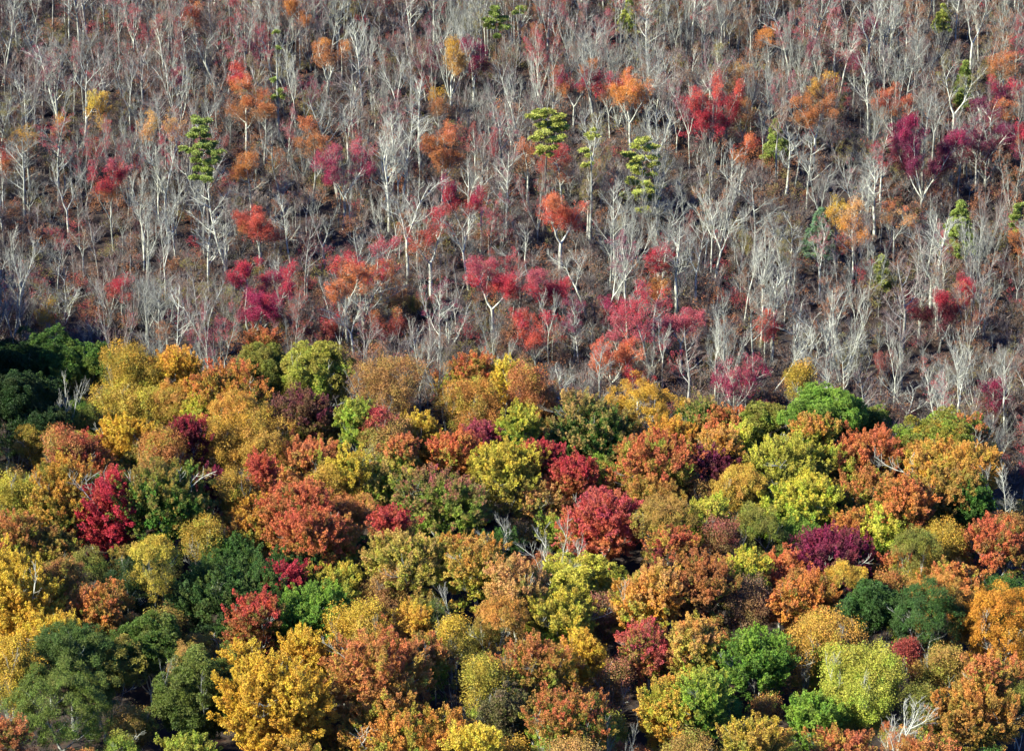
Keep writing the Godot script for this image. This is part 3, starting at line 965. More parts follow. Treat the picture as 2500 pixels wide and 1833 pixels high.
	leafy("orange fan boughed maple below the big red orange maple", 19.2, 375.4, 14.7, 3.4, 2.7, "m", "tan", "orange", "olive", 0.9)
	leafy("dark olive tree under the fan boughed maple", 20.2, 365.8, 16.1, 3.6, 2.9, "r", "olive", "tan", "dkgreen", 0.8)
	leafy("green maple sapling with pink tips near the wood edge", 27.2, 402.0, 12.7, 3.3, 2.8, "m", "green", "peach", "green", 1.0)
	leafy("bright green oak with bulging lobes and white limbs", 45.0, 398.4, 17.4, 6.4, 5.1, "o", "green", "lime", "green", 1.2)
	leafy("side lobe oak, small and green, by the bulging oak", 51.8, 401.9, 10.9, 2.4, 2.2, "o", "green", "olive", "green", 1.0)
	leafy("small olive round oak near the bulging oak", 36.3, 398.5, 13.7, 2.7, 2.3, "o", "olive", "olive", "green", 1.1)
	leafy("wispy olive yellow tree behind the bulging oak", 42.6, 411.1, 13.3, 2.1, 2.2, "f", "olive", "gold", "olive", 0.7)
	leafy("green and yellow flat oak at the bare wood corner", 61.9, 390.2, 17.0, 7.1, 5.7, "o", "olive", "green", "gold", 1.1)
	leafy("coral maple with pointed tufts below the pink tipped sapling", 29.7, 400.2, 12.2, 3.6, 2.8, "m", "coral", "scarlet", "lime", 1.0)
	leafy("orange maple foot tree under the pointed coral maple", 29.6, 388.5, 14.9, 2.9, 2.3, "m", "orange", "peach", "gold", 1.0)
	leafy("yellow lime shrubby tree beside the pointed coral maple", 32.9, 394.3, 12.2, 2.2, 2.1, "m", "lemon", "lemon", "lime", 1.0)
	leafy("pale yellow green maple, wide and feathery", 39.1, 386.0, 16.5, 7.0, 5.6, "m", "chart", "lemon", "green", 1.1)
	leafy("orange crested tree rising behind the feathery pale maple", 42.5, 391.5, 15.2, 3.0, 2.4, "m", "orange", "coral", "lime", 1.0)
	leafy("big orange red maple with pointed tufts in three tiers", 49.8, 389.4, 15.4, 5.8, 5.4, "m", "coral", "coral", "rust", 1.1)
	leafy("reddish green maple below the tiered orange maple", 49.5, 380.2, 13.0, 5.0, 4.0, "m", "rust", "coral", "green", 1.0)
	leafy("orange yellow maple with green base by the bare corner", 60.0, 380.5, 17.5, 6.6, 5.3, "m", "tan", "orange", "gold", 1.0)
	leafy("coral peak tree behind the orange yellow maple", 64.6, 390.1, 14.5, 2.4, 2.7, "m", "rust", "coral", "tan", 0.9)
	leafy("dark purple shrub in shade below the pointed coral maple", 28.3, 384.3, 14.1, 3.1, 2.5, "m", "maroon", "plum", "maroon", 0.8)
	leafy("yellow orange maple beside the vivid yellow maple", 31.2, 378.2, 15.4, 3.7, 3.2, "r", "tan", "gold", "olive", 1.0)
	leafy("vivid yellow maple with lime hollows", 39.5, 375.1, 15.5, 5.6, 4.6, "m", "lemon", "yellow", "lime", 1.2)
	leafy("thin tan tree in shade beside the yellow orange maple", 26.4, 382.0, 12.4, 2.4, 2.6, "f", "tan", "peach", "brown", 0.6)
	leafy("small pale yellow round tree over black shade", 26.6, 368.3, 15.6, 2.7, 2.4, "m", "chart", "lemon", "olive", 1.0)
	leafy("matte olive green ball below the vivid yellow maple", 32.7, 367.0, 14.0, 3.9, 3.5, "r", "greygreen", "olive", "green", 1.2)
	leafy("leafy green tree between the olive ball and purple maple", 38.9, 368.7, 12.4, 3.6, 2.9, "r", "green", "lime", "green", 1.0)
	leafy("spreading purple maple with white inner limbs", 42.7, 360.9, 14.6, 5.7, 4.6, "m", "plum", "magenta", "maroon", 1.0)
	leafy("orange flame maple tilted beside the tiered orange maple", 52.7, 368.7, 16.6, 3.3, 3.3, "m", "orange", "coral", "rust", 1.0)
	leafy("russet and green maple at the bare corner", 59.4, 374.7, 15.5, 5.1, 4.1, "m", "rust", "tan", "green", 1.0)
	leafy("dark green tree in shade beside the fallen white limbs", 62.4, 371.3, 14.5, 2.5, 3.8, "m", "green", "green", "dkgreen", 1.0)
	leafy("tan gold maple with coarse leaves by the flame maple", 57.1, 373.1, 12.4, 3.7, 3.7, "f", "tan", "gold", "tan", 1.0)
	leafy("yellow lime dome over grey twigs", 49.7, 367.6, 12.8, 3.6, 2.9, "m", "lemon", "lemon", "lime", 1.0)
	leafy("small burnt orange tree between lime dome and purple maple", 46.1, 368.1, 12.5, 2.4, 1.9, "m", "rust", "orange", "rust", 0.9)
	leafy("olive green tree under the tan gold maple", 53.0, 357.3, 14.6, 2.9, 2.4, "r", "olive", "greygreen", "olive", 1.0)
	leafy("yellow olive tree below the russet maple", 57.4, 363.5, 13.4, 3.1, 3.3, "f", "olive", "gold", "olive", 0.9)
	leafy("small flame red sapling with spiky outline", 51.0, 360.0, 11.0, 2.0, 2.0, "m", "scarlet", "coral", "olive", 0.9)
	leafy("coral red maple at the sunny edge with two peaks", 64.5, 361.8, 14.1, 4.6, 4.5, "m", "coral", "scarlet", "rust", 1.0)
	leafy("olive yellow low trees' crown over the dark green balls", 55.3, 357.2, 11.3, 3.7, 2.9, "f", "olive", "gold", "olive", 0.9)
	leafy("flame orange maple, upper crown in upright tongues", 35.4, 357.5, 12.2, 4.1, 3.3, "m", "scarlet", "coral", "orange", 1.0)
	leafy("glowing orange maple with a grey leaning stem", 37.6, 348.0, 15.7, 4.2, 4.0, "m", "orange", "coral", "orange", 1.0)
	leafy("yellow lime crest of flames behind the rust dome", 30.0, 355.5, 14.1, 3.7, 2.9, "m", "chart", "yellow", "lime", 1.0)
	leafy("rust dome maple above the bright green maple", 24.6, 348.3, 16.8, 4.3, 3.5, "m", "rust", "rust", "brown", 1.0)
	leafy("dull grey brown thinning tree beside the rust dome", 30.0, 347.6, 14.8, 3.1, 3.0, "f", "brown", "dusk", "brown", 0.8)
	leafy("sparse pinkish sapling in front of black shade", 27.8, 364.5, 15.8, 2.4, 3.5, "f", "rose", "brown", "brown", 0.5)
	leafy("dark red low maple beneath the bright crimson dome", 21.2, 359.3, 15.6, 3.0, 2.4, "m", "rust", "scarlet", "maroon", 0.8)
	leafy("bottle green oak with a rounded top in shade", 45.5, 343.1, 16.0, 3.4, 3.4, "o", "bluegreen", "bluegreen", "dkgreen", 1.1)
	leafy("blue green ball oak beside the bottle green oak", 51.8, 338.8, 16.2, 4.2, 3.4, "r", "bluegreen", "bluegreen", "dkgreen", 1.2)
	leafy("olive and orange tree behind the blue green ball oak", 53.6, 342.8, 15.7, 3.7, 3.0, "r", "olive", "orange", "olive", 1.0)
	leafy("orange maple crest above the blue green ball oak", 57.4, 352.8, 12.3, 3.6, 2.9, "m", "orange", "coral", "rust", 1.0)
	leafy("orange yellow tree in shade beside the blue green ball", 58.6, 345.6, 12.4, 2.3, 2.6, "f", "orange", "gold", "olive", 0.9)
	leafy("dark rust tree behind the bottle green oak", 48.9, 353.2, 11.7, 2.7, 2.3, "f", "rust", "rust", "maroon", 0.9)
	leafy("olive gold treetop under the purple maple", 42.7, 349.5, 14.6, 2.7, 2.2, "r", "olive", "gold", "olive", 0.9)
	leafy("great amber maple cut by the edge, dense and rounded", 61.3, 337.3, 17.5, 4.8, 6.3, "r", "amber", "amber", "gold", 1.3)
	leafy("bright green maple with star shaped spiky outline", 30.3, 332.7, 15.3, 4.8, 4.6, "m", "green", "lime", "green", 1.1)
	leafy("sparse yellow tree with grey twigs over the pale green giant", 38.9, 336.4, 16.5, 4.4, 3.5, "f", "tan", "gold", "tan", 0.5)
	leafy("twiggy grey yellow tree beside the bright green maple", 35.8, 333.8, 14.5, 2.8, 4.1, "f", "tan", "gold", "brown", 0.35)
	leafy("pale green giant with yellowing leaves and white limbs", 42.4, 325.8, 18.0, 5.2, 5.7, "f", "chart", "chart", "lime", 1.4)
	leafy("lime side crown of the valley beside the pale green giant", 38.8, 335.3, 12.3, 2.3, 2.5, "m", "lime", "chart", "lime", 1.0)
	leafy("leafy green low maple below the twiggy grey yellow tree", 36.5, 320.8, 12.3, 3.5, 2.8, "m", "lime", "lime", "green", 1.1)
	leafy("little dark red tree lost in black shade", 48.7, 333.1, 13.5, 1.6, 1.8, "f", "maroon", "scarlet", "maroon", 0.7)
	leafy("dim olive tree with yellow leaves below the blue green ball", 53.0, 332.0, 13.7, 3.6, 4.7, "f", "olive", "tan", "olive", 1.0)
	leafy("shaded green olive tree beside the white dead tree", 49.9, 322.5, 13.4, 3.1, 3.3, "f", "greygreen", "olive", "dkgreen", 0.9)
	leafy("wide orange brown maple in the sunny corner", 55.7, 320.3, 14.9, 5.7, 4.6, "m", "rust", "orange", "olive", 1.0)
	leafy("coral peaked tree over the corner's orange brown maple", 57.1, 323.1, 15.8, 2.4, 2.4, "m", "rust", "coral", "tan", 0.9)
	leafy("coral crown clipped by the edge under the amber maple", 62.2, 330.1, 12.0, 2.0, 2.2, "m", "coral", "coral", "olive", 0.9)
	leafy("green tree clipped by the edge beside the corner maple", 61.0, 321.5, 13.9, 1.6, 2.3, "r", "green", "olive", "dkgreen", 0.9)
	leafy("rust crown on the lower frame by the white dead tree", 39.0, 313.2, 12.6, 4.3, 3.4, "m", "rust", "coral", "maroon", 0.9)
	leafy("yellow maple with spiky tufts on the lower frame", 28.4, 310.3, 15.9, 3.9, 3.1, "m", "tan", "yellow", "olive", 1.0)
	leafy("yellow green maple with orange side beside the star shaped maple", 19.2, 321.5, 15.6, 4.2, 4.3, "m", "lime", "orange", "gold", 1.1)
	leafy("lime maple under the golden orange maple's foot", 22.7, 319.7, 17.1, 2.8, 4.2, "m", "lime", "chart", "green", 1.0)
	leafy("coral speckled small tree by the pink crimson maple", 21.7, 336.2, 10.8, 1.9, 1.7, "m", "coral", "rose", "chart", 0.8)
	leafy("gold orange side maple below the rust dome", 22.9, 335.7, 15.1, 2.7, 2.8, "m", "peach", "orange", "chart", 1.0)
	leafy("small rust tree in the hollow under the star shaped maple", 30.6, 324.7, 10.6, 1.7, 1.6, "f", "rust", "rust", "brown", 0.8)
	leafy("rust low crown on the lower frame near the corner", 48.4, 310.3, 13.3, 3.5, 2.8, "m", "rust", "coral", "olive", 0.9)
	leafy("tan brown low crown on the lower frame by a yellow maple", 21.2, 313.8, 11.9, 3.3, 2.6, "f", "tan", "brown", "chart", 0.9)
	leafy("tan crown on the lower frame under the rust red maple", 7.1, 309.3, 14.1, 3.0, 2.4, "f", "tan", "peach", "olive", 0.8)
	leafy("low olive tree in the gap in front of the yellow green shrubby maple", -44.0, 344.6, 10.1, 2.3, 2.2, "f", "olive", "tan", "dkgreen", 0.9)
	leafy("low olive tree in the gap level with the yellow maple shoulder tree", -40.2, 332.1, 11.3, 2.6, 2.4, "r", "olive", "tan", "dkgreen", 0.9)
	leafy("low tan gold tree in the gap level with the rust red wide maple", 14.4, 307.9, 10.4, 2.8, 2.7, "m", "tan", "gold", "olive", 0.9)
	leafy("low russet tree in the gap in front of the massive green oak", -50.9, 313.6, 10.2, 2.6, 2.4, "r", "rust", "coral", "brown", 0.9)
	leafy("low russet tree in the gap in front of the great yellow maple", -28.0, 306.9, 9.8, 3.1, 2.9, "f", "rust", "coral", "brown", 0.9)
	leafy("low plain green tree in the gap in front of the tall grey green oak tower", -38.1, 309.4, 10.7, 2.9, 2.7, "f", "green", "olive", "dkgreen", 0.9)
	leafy("low olive tree in the gap in front of the massive green oak", -52.7, 305.8, 11.1, 2.8, 2.6, "m", "olive", "tan", "dkgreen", 0.9)
	leafy("low tan gold tree in the gap in front of the great yellow maple", -37.2, 303.5, 8.8, 2.4, 2.3, "m", "tan", "gold", "olive", 0.9)
	leafy("low russet tree in the gap level with the bright crimson dome", 3.6, 366.1, 9.4, 2.7, 2.6, "r", "rust", "coral", "brown", 0.9)
	leafy("low yellow green tree in the gap in front of the small rust tree", 31.9, 317.8, 9.5, 3.3, 3.1, "f", "chart", "lime", "olive", 0.9)
	leafy("low yellow green tree in the gap level with the upright grey green tree", 4.8, 322.3, 9.7, 2.7, 2.6, "r", "chart", "lime", "olive", 0.9)
	leafy("low olive tree in the gap in front of the wide orange gold maple", -20.8, 306.3, 11.1, 2.6, 2.4, "m", "olive", "tan", "dkgreen", 0.9)
	leafy("low brown tree in the gap in front of the shaded green olive tree", 42.6, 305.9, 10.9, 2.6, 2.5, "r", "brown", "rust", "olive", 0.9)
	leafy("low dark green tree in the gap level with the scarlet orange wisp", -3.1, 361.1, 9.9, 3.2, 3.0, "m", "dkgreen", "green", "dkgreen", 0.9)
	leafy("low tan gold tree in the gap in front of the shaded green olive tree", 38.6, 303.1, 8.6, 2.9, 2.8, "m", "tan", "gold", "olive", 0.9)
	leafy("low olive tree in the gap level with the gold orange maple", 19.2, 393.1, 9.7, 2.3, 2.2, "r", "olive", "chart", "green", 0.9)
	leafy("low dark green tree in the gap in front of the wide orange brown maple", 56.2, 312.1, 10.6, 2.9, 2.8, "f", "dkgreen", "green", "dkgreen", 0.9)
	leafy("low dark green tree in the gap behind the crimson tipped sapling", -18.4, 366.7, 9.1, 2.5, 2.3, "r", "dkgreen", "green", "dkgreen", 0.9)
	leafy("low olive tree in the gap behind the small burnt orange tree", 47.4, 373.1, 10.9, 3.1, 3.0, "f", "olive", "tan", "dkgreen", 0.9)
	leafy("low russet tree in the gap level with the rust orange maple", 9.0, 328.0, 10.5, 3.2, 3.1, "f", "rust", "coral", "brown", 0.9)
	leafy("low russet tree in the gap behind the gold orange side maple", 26.3, 341.2, 9.5, 2.5, 2.4, "m", "rust", "coral", "brown", 0.9)
	leafy("low olive tree in the gap in front of the thin russet tree", -66.9, 379.1, 10.3, 2.5, 2.4, "m", "olive", "chart", "green", 0.9)
	leafy("low yellow green tree in the gap in front of the tan orange open tree", 6.1, 374.0, 9.5, 2.6, 2.4, "m", "chart", "lime", "olive", 0.9)
	leafy("low yellow green tree in the gap in front of the big round green maple", 5.6, 391.0, 8.7, 3.2, 3.0, "r", "chart", "lime", "olive", 0.9)
	leafy("low olive tree in the gap level with the little olive yellow tree", -62.0, 391.7, 10.9, 3.0, 2.8, "r", "olive", "chart", "green", 0.9)
	leafy("low yellow green tree in the gap level with the massive green oak", -46.5, 317.2, 10.5, 2.8, 2.7, "r", "chart", "lime", "olive", 0.9)
	leafy("low yellow green tree in the gap in front of the dull grey brown thinning tree", 32.6, 340.7, 9.2, 2.8, 2.7, "m", "chart", "lime", "olive", 0.9)
	leafy("low brown tree in the gap in front of the orange tan maple", 2.6, 335.6, 8.5, 3.2, 3.0, "m", "brown", "rust", "olive", 0.9)
	leafy("low plain green tree in the gap behind the dull brown tree", -55.8, 356.5, 10.7, 2.7, 2.6, "r", "green", "olive", "dkgreen", 0.9)
	leafy("low olive tree in the gap behind the shadowed grey green sapling", -10.6, 347.3, 11.3, 2.8, 2.7, "m", "olive", "tan", "dkgreen", 0.9)
	leafy("low brown tree in the gap behind the golden orange maple", 15.9, 353.1, 10.5, 3.0, 2.9, "f", "brown", "rust", "olive", 0.9)
	leafy("low russet tree in the gap in front of the tall grey green oak tower", -44.1, 306.7, 10.9, 2.5, 2.4, "r", "rust", "coral", "brown", 0.9)
	leafy("low dark green tree in the gap in front of the red crowned maple", -58.1, 378.3, 11.0, 3.0, 2.9, "m", "dkgreen", "green", "dkgreen", 0.9)
	leafy("low olive tree in the gap level with the brilliant lemon yellow crown", 0.6, 306.3, 8.5, 2.9, 2.8, "f", "olive", "tan", "dkgreen", 0.9)
	leafy("low yellow green tree in the gap in front of the tall grey green oak tower", -38.4, 316.4, 9.8, 2.9, 2.7, "m", "chart", "lime", "olive", 0.9)
	leafy("low brown tree in the gap level with the rust red wide maple", 19.6, 306.8, 10.2, 3.1, 2.9, "m", "brown", "rust", "olive", 0.9)
	leafy("low dark green tree in the gap level with the orange maple crest", 63.7, 352.5, 11.3, 3.0, 2.9, "f", "dkgreen", "green", "dkgreen", 0.9)
	leafy("low tan gold tree in the gap level with the brilliant lemon yellow crown", -0.5, 313.8, 10.7, 2.7, 2.6, "f", "tan", "gold", "olive", 0.9)
	leafy("low tan gold tree in the gap behind the small dark crimson maple", -47.0, 392.9, 9.0, 3.2, 3.0, "m", "tan", "gold", "olive", 0.9)
	leafy("low olive tree in the gap level with the sparse gold leaved tree", -3.3, 331.7, 11.4, 2.8, 2.7, "m", "olive", "tan", "dkgreen", 0.9)
	leafy("low tan gold tree in the gap in front of the coral speckled small tree", 19.2, 329.6, 8.5, 2.4, 2.2, "f", "tan", "gold", "olive", 0.9)
	leafy("low dark green tree in the gap behind the scarlet orange wisp", -1.6, 366.5, 10.9, 2.4, 2.3, "m", "dkgreen", "green", "dkgreen", 0.9)
	leafy("low tan gold tree in the gap in front of the tall grey green oak tower", -32.0, 313.1, 9.3, 3.3, 3.1, "r", "tan", "gold", "olive", 0.9)
	leafy("low yellow green tree in the gap level with the dull brown tree", -63.8, 351.2, 10.7, 2.8, 2.7, "r", "chart", "lime", "olive", 0.9)
	leafy("low dark green tree in the gap level with the small rust tree", 25.7, 324.0, 10.3, 2.5, 2.4, "r", "dkgreen", "green", "dkgreen", 0.9)
	leafy("low tan gold tree in the gap in front of the wide orange brown maple", 48.7, 304.6, 10.4, 2.7, 2.6, "f", "tan", "gold", "olive", 0.9)
	leafy("low olive tree in the gap in front of the yellow maple spire", -24.9, 329.4, 9.1, 3.0, 2.8, "r", "olive", "tan", "dkgreen", 0.9)
	leafy("low plain green tree in the gap level with the olive gold tree", -46.2, 359.4, 10.9, 2.5, 2.3, "r", "green", "olive", "dkgreen", 0.9)
	leafy("low olive tree in the gap behind the rust red wide maple", 11.4, 322.0, 10.0, 2.3, 2.2, "f", "olive", "chart", "green", 0.9)
	leafy("low brown tree in the gap in front of the small rust tree", 30.1, 304.5, 9.0, 2.6, 2.4, "m", "brown", "rust", "olive", 0.9)
	leafy("low plain green tree in the gap in front of the sparse yellow young tree", -20.0, 334.0, 10.2, 2.8, 2.6, "r", "green", "olive", "dkgreen", 0.9)
	leafy("low russet tree in the gap level with the rust red wide maple", 14.1, 314.3, 10.4, 2.7, 2.5, "r", "rust", "coral", "brown", 0.9)
	leafy("low olive tree in the gap in front of the small glowing lime maple", -22.5, 388.2, 8.9, 2.9, 2.8, "m", "olive", "tan", "dkgreen", 0.9)
	leafy("low brown tree in the gap behind the narrow crimson maple spire", -52.6, 376.8, 10.2, 2.6, 2.4, "r", "brown", "rust", "olive", 0.9)
	leafy("low olive tree in the gap in front of the dark rust tree", 51.2, 348.6, 9.6, 2.5, 2.4, "f", "olive", "chart", "green", 0.9)
	leafy("low brown tree in the gap in front of the brilliant lemon yellow crown", -10.2, 303.5, 10.2, 2.6, 2.5, "m", "brown", "rust", "olive", 0.9)
	leafy("low olive tree in the gap in front of the rich yellow maple", -52.8, 389.4, 9.9, 3.1, 3.0, "m", "olive", "tan", "dkgreen", 0.9)
	leafy("low tan gold tree in the gap behind the small pale yellow round tree", 27.2, 373.9, 9.1, 2.8, 2.7, "m", "tan", "gold", "olive", 0.9)
	leafy("low tan gold tree in the gap level with the dark green tree", 67.1, 375.2, 9.8, 2.7, 2.6, "r", "tan", "gold", "olive", 0.9)
	leafy("low olive tree in the gap in front of the little olive yellow tree", -70.8, 385.7, 10.0, 3.2, 3.0, "f", "olive", "tan", "dkgreen", 0.9)
	leafy("low yellow green tree in the gap in front of the gold orange side maple", 23.9, 329.4, 11.1, 2.4, 2.2, "r", "chart", "lime", "olive", 0.9)
	leafy("low russet tree in the gap in front of the shaded green olive tree", 46.2, 318.5, 10.9, 2.7, 2.6, "r", "rust", "coral", "brown", 0.9)
	leafy("low olive tree in the gap in front of the tan orange open tree", 0.7, 375.0, 8.8, 2.8, 2.7, "r", "olive", "tan", "dkgreen", 0.9)
	leafy("low brown tree in the gap level with the brilliant lemon yellow crown", -15.5, 306.0, 10.1, 3.2, 3.0, "r", "brown", "rust", "olive", 0.9)
	leafy("low olive tree in the gap level with the brick crimson maple", -39.0, 341.3, 9.3, 2.9, 2.7, "r", "olive", "tan", "dkgreen", 0.9)
	leafy("low olive tree in the gap in front of the wide orange brown maple", 55.1, 305.6, 8.8, 3.1, 2.9, "f", "olive", "chart", "green", 0.9)
	leafy("low russet tree in the gap behind the coral tufted maple", -12.9, 387.3, 9.0, 2.4, 2.2, "f", "rust", "coral", "brown", 0.9)
	leafy("low brown tree in the gap level with the small dark plum tree", -46.3, 376.6, 9.5, 3.1, 3.0, "f", "brown", "rust", "olive", 0.9)
	leafy("low yellow green tree in the gap level with the big red orange maple", 12.0, 388.4, 10.1, 3.3, 3.1, "r", "chart", "lime", "olive", 0.9)
	leafy("low brown tree in the gap level with the dark green tree", 67.1, 368.4, 11.3, 2.4, 2.3, "f", "brown", "rust", "olive", 0.9)
	leafy("low brown tree in the gap in front of the gold orange maple", 23.8, 391.5, 10.2, 2.6, 2.5, "f", "brown", "rust", "olive", 0.9)
	leafy("low plain green tree in the gap in front of the brilliant lemon yellow crown", -3.8, 303.3, 10.8, 3.2, 3.0, "f", "green", "olive", "dkgreen", 0.9)
	leafy("low brown tree in the gap in front of the wide orange gold maple", -9.9, 308.6, 10.6, 2.4, 2.2, "f", "brown", "rust", "olive", 0.9)
	leafy("low brown tree in the gap in front of the thin russet tree", -63.6, 375.0, 11.1, 3.0, 2.9, "r", "brown", "rust", "olive", 0.9)
	leafy("low russet tree in the gap level with the golden tan treetop", -16.7, 344.6, 9.2, 2.3, 2.2, "m", "rust", "coral", "brown", 0.9)
	leafy("low plain green tree in the gap in front of the small rust tree", 25.0, 304.8, 10.8, 3.3, 3.1, "r", "green", "olive", "dkgreen", 0.9)
	leafy("low tan gold tree in the gap level with the wide orange gold maple", -24.9, 312.7, 11.4, 2.8, 2.7, "m", "tan", "gold", "olive", 0.9)
	leafy("low yellow green tree in the gap level with the scarlet orange wisp", 0.8, 357.2, 10.9, 2.8, 2.6, "f", "chart", "lime", "olive", 0.9)
	leafy("low olive tree in the gap in front of the tall grey green oak tower", -46.3, 311.5, 9.8, 3.2, 3.0, "m", "olive", "tan", "dkgreen", 0.9)
	leafy("low olive tree in the gap level with the tall grey green oak tower", -45.8, 322.5, 10.2, 2.9, 2.8, "f", "olive", "tan", "dkgreen", 0.9)
	leafy("low olive tree in the gap in front of the narrow crimson maple spire", -51.0, 359.9, 9.7, 2.3, 2.2, "m", "olive", "tan", "dkgreen", 0.9)
	leafy("low russet tree in the gap behind the coral peaked tree", 57.5, 328.7, 9.9, 3.0, 2.9, "r", "rust", "coral", "brown", 0.9)
	leafy("low yellow green tree in the gap level with the orange yellow tree", 64.0, 346.4, 9.6, 2.4, 2.3, "f", "chart", "lime", "olive", 0.9)
	leafy("low dark green tree in the gap in front of the rust red wide maple", 8.4, 304.3, 9.4, 3.1, 3.0, "r", "dkgreen", "green", "dkgreen", 0.9)
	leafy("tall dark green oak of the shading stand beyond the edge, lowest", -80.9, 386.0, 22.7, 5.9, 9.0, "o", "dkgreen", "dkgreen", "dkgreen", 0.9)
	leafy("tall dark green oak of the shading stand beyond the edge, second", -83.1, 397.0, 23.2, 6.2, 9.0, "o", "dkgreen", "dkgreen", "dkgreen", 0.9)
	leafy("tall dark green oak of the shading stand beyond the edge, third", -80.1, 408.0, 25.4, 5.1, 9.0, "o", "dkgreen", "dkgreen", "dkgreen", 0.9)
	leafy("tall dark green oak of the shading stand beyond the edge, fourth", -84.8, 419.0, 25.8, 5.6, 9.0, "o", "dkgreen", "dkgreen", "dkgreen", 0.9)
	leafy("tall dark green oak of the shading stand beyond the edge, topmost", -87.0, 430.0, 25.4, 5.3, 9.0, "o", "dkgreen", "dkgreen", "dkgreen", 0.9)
	# ---- coloured trees among the bare ones: x, distance, height, half width, where the leaves begin
	coloured("big magenta maple over several pale stems low on the bare slope", "the big magenta maple", -40.6, 440.0, 14.0, 4.8, 4.0, "spread", "magenta", "crimson", "magenta", 1.0)
	coloured("crimson maple with a rounded head and one grey stem", "the round headed crimson maple", -66.2, 467.3, 17.0, 2.7, 10.5, "forked", "crimson", "rose", "rust", 0.7)
	coloured("soft magenta maple on a pale stem, high branched", "the soft magenta maple", -28.4, 474.9, 15.1, 3.8, 7.7, "forked", "magenta", "rose", "magenta", 0.6)
	coloured("brick red egg shaped maple with dense small leaves", "the egg shaped brick maple", -41.2, 458.6, 13.4, 3.7, 5.5, "forked", "brick", "scarlet", "rust", 0.8)
	coloured("bright red tree with ragged head on two bent stems", "the ragged bright red tree", -48.3, 507.0, 11.9, 3.2, 7.4, "straight", "crimson", "scarlet", "rust", 0.8)
	coloured("orange red tall tree under the ragged bright red tree", "the tall orange red tree", -46.5, 497.9, 14.2, 3.0, 6.6, "straight", "rust", "coral", "brown", 0.7)
	coloured("gold leaved thin tree among grey trunks", "the thin gold tree", -70.5, 493.9, 14.0, 2.2, 8.0, "straight", "gold", "yellow", "tan", 0.5)
	coloured("leaning white tree with a tuft of orange yellow leaves", "the leaning orange tufted tree", -57.7, 472.4, 22.3, 3.1, 17.5, "forked", "peach", "gold", "orange", 0.3)
	coloured("tan gold vase shaped tree on a long bare stem", "the tan gold vase tree", -11.0, 512.4, 12.9, 2.9, 5.2, "forked", "tan", "gold", "tan", 0.7)
	coloured("narrow magenta tree beside the tan gold vase tree", "the narrow magenta tree", -6.9, 514.8, 12.0, 1.8, 5.2, "straight", "magenta", "magenta", "maroon", 0.7)
	coloured("magenta red maple spreading over a salmon tree", "the magenta maple with salmon base", -23.5, 445.1, 15.4, 4.3, 8.0, "spread", "crimson", "rose", "rust", 0.8)
	coloured("salmon maple with thin leaves beneath the magenta red maple", "the thin salmon maple", -26.0, 440.4, 13.1, 3.1, 6.7, "forked", "coral", "coral", "rust", 0.6)
	coloured("salmon orange tree, tall and thinly leaved", "the tall salmon tree", -11.7, 478.7, 15.1, 3.6, 6.3, "straight", "rust", "coral", "rust", 0.6)
	coloured("orange leaved tree with a crooked white stem", "the crooked orange tree", -33.9, 482.8, 14.9, 3.1, 9.3, "straight", "rust", "coral", "brown", 0.6)
	coloured("dull orange tree with a wide low crown high on the slope", "the wide dull orange tree", -33.2, 514.1, 13.1, 4.1, 7.4, "forked", "rust", "orange", "brown", 0.5)
	coloured("orange crown touching the top edge", "the orange crown at the top", -38.9, 526.0, 13.6, 2.0, 9.1, "straight", "rust", "orange", "rust", 0.7)
	coloured("red brown spreading tree near the top edge", "the red brown top tree", -57.8, 527.8, 12.4, 3.1, 8.3, "forked", "brick", "rust", "brown", 0.6)
	coloured("magenta red tree with a thick grey bole", "the thick boled magenta tree", -8.0, 463.6, 14.1, 2.5, 6.9, "forked", "crimson", "magenta", "brick", 0.6)
	coloured("crimson pink maple with a bright red foot above the coral dome", "the crimson pink maple", -3.0, 440.2, 13.6, 3.0, 5.3, "forked", "crimson", "rose", "scarlet", 0.9)
	coloured("burnt orange tree beside the tall dark pine stem", "the burnt orange tree", -44.1, 478.1, 12.3, 2.9, 7.8, "straight", "rust", "orange", "rust", 0.7)
	coloured("rust headed tree on a blackened stem", "the rust headed tree", -43.2, 496.0, 12.9, 2.3, 8.7, "straight", "rust", "coral", "brown", 0.7)
	coloured("sparse red tree with many ascending white stems", "the many stemmed red tree", -13.1, 453.4, 13.9, 3.0, 6.8, "forked", "brick", "crimson", "rust", 0.4)
	coloured("red crown cut by the edge high on the slope", "the red crown at the edge", -86.3, 479.1, 12.5, 1.6, 6.4, "straight", "brick", "scarlet", "rust", 0.8)
	coloured("amber brown tree in the upper bare wood", "the amber brown tree", -12.9, 498.9, 10.6, 2.2, 6.5, "straight", "rust", "gold", "brown", 0.6)
	coloured("small thin red tree low among grey trunks", "the small thin red tree", -62.1, 445.4, 9.2, 1.6, 5.4, "straight", "crimson", "crimson", "brick", 0.6)
	coloured("few leaved ochre tree near the shaded edge", "the few leaved ochre tree", -82.6, 484.4, 12.1, 2.0, 7.8, "straight", "tan", "gold", "brown", 0.25)
	coloured("rusty gold wisps on a dark thin tree", "the dark tree with gold wisps", -76.5, 484.8, 14.4, 1.9, 10.7, "straight", "rust", "gold", "brown", 0.3)
	coloured("low deep red bush maple behind the pale oak dome", "the deep red bush maple", -29.1, 438.9, 6.3, 2.4, 2.0, "spread", "brick", "crimson", "maroon", 0.9)
	coloured("mossy olive bush on the open forest floor", "the mossy olive bush", -15.3, 447.1, 3.6, 2.3, 0.6, "spread", "olive", "tan", "olive", 0.9)
	coloured("small yellow sapling over the dark oak clump", "the small yellow sapling", -73.8, 441.0, 6.8, 1.6, 2.7, "straight", "gold", "yellow", "olive", 0.4)
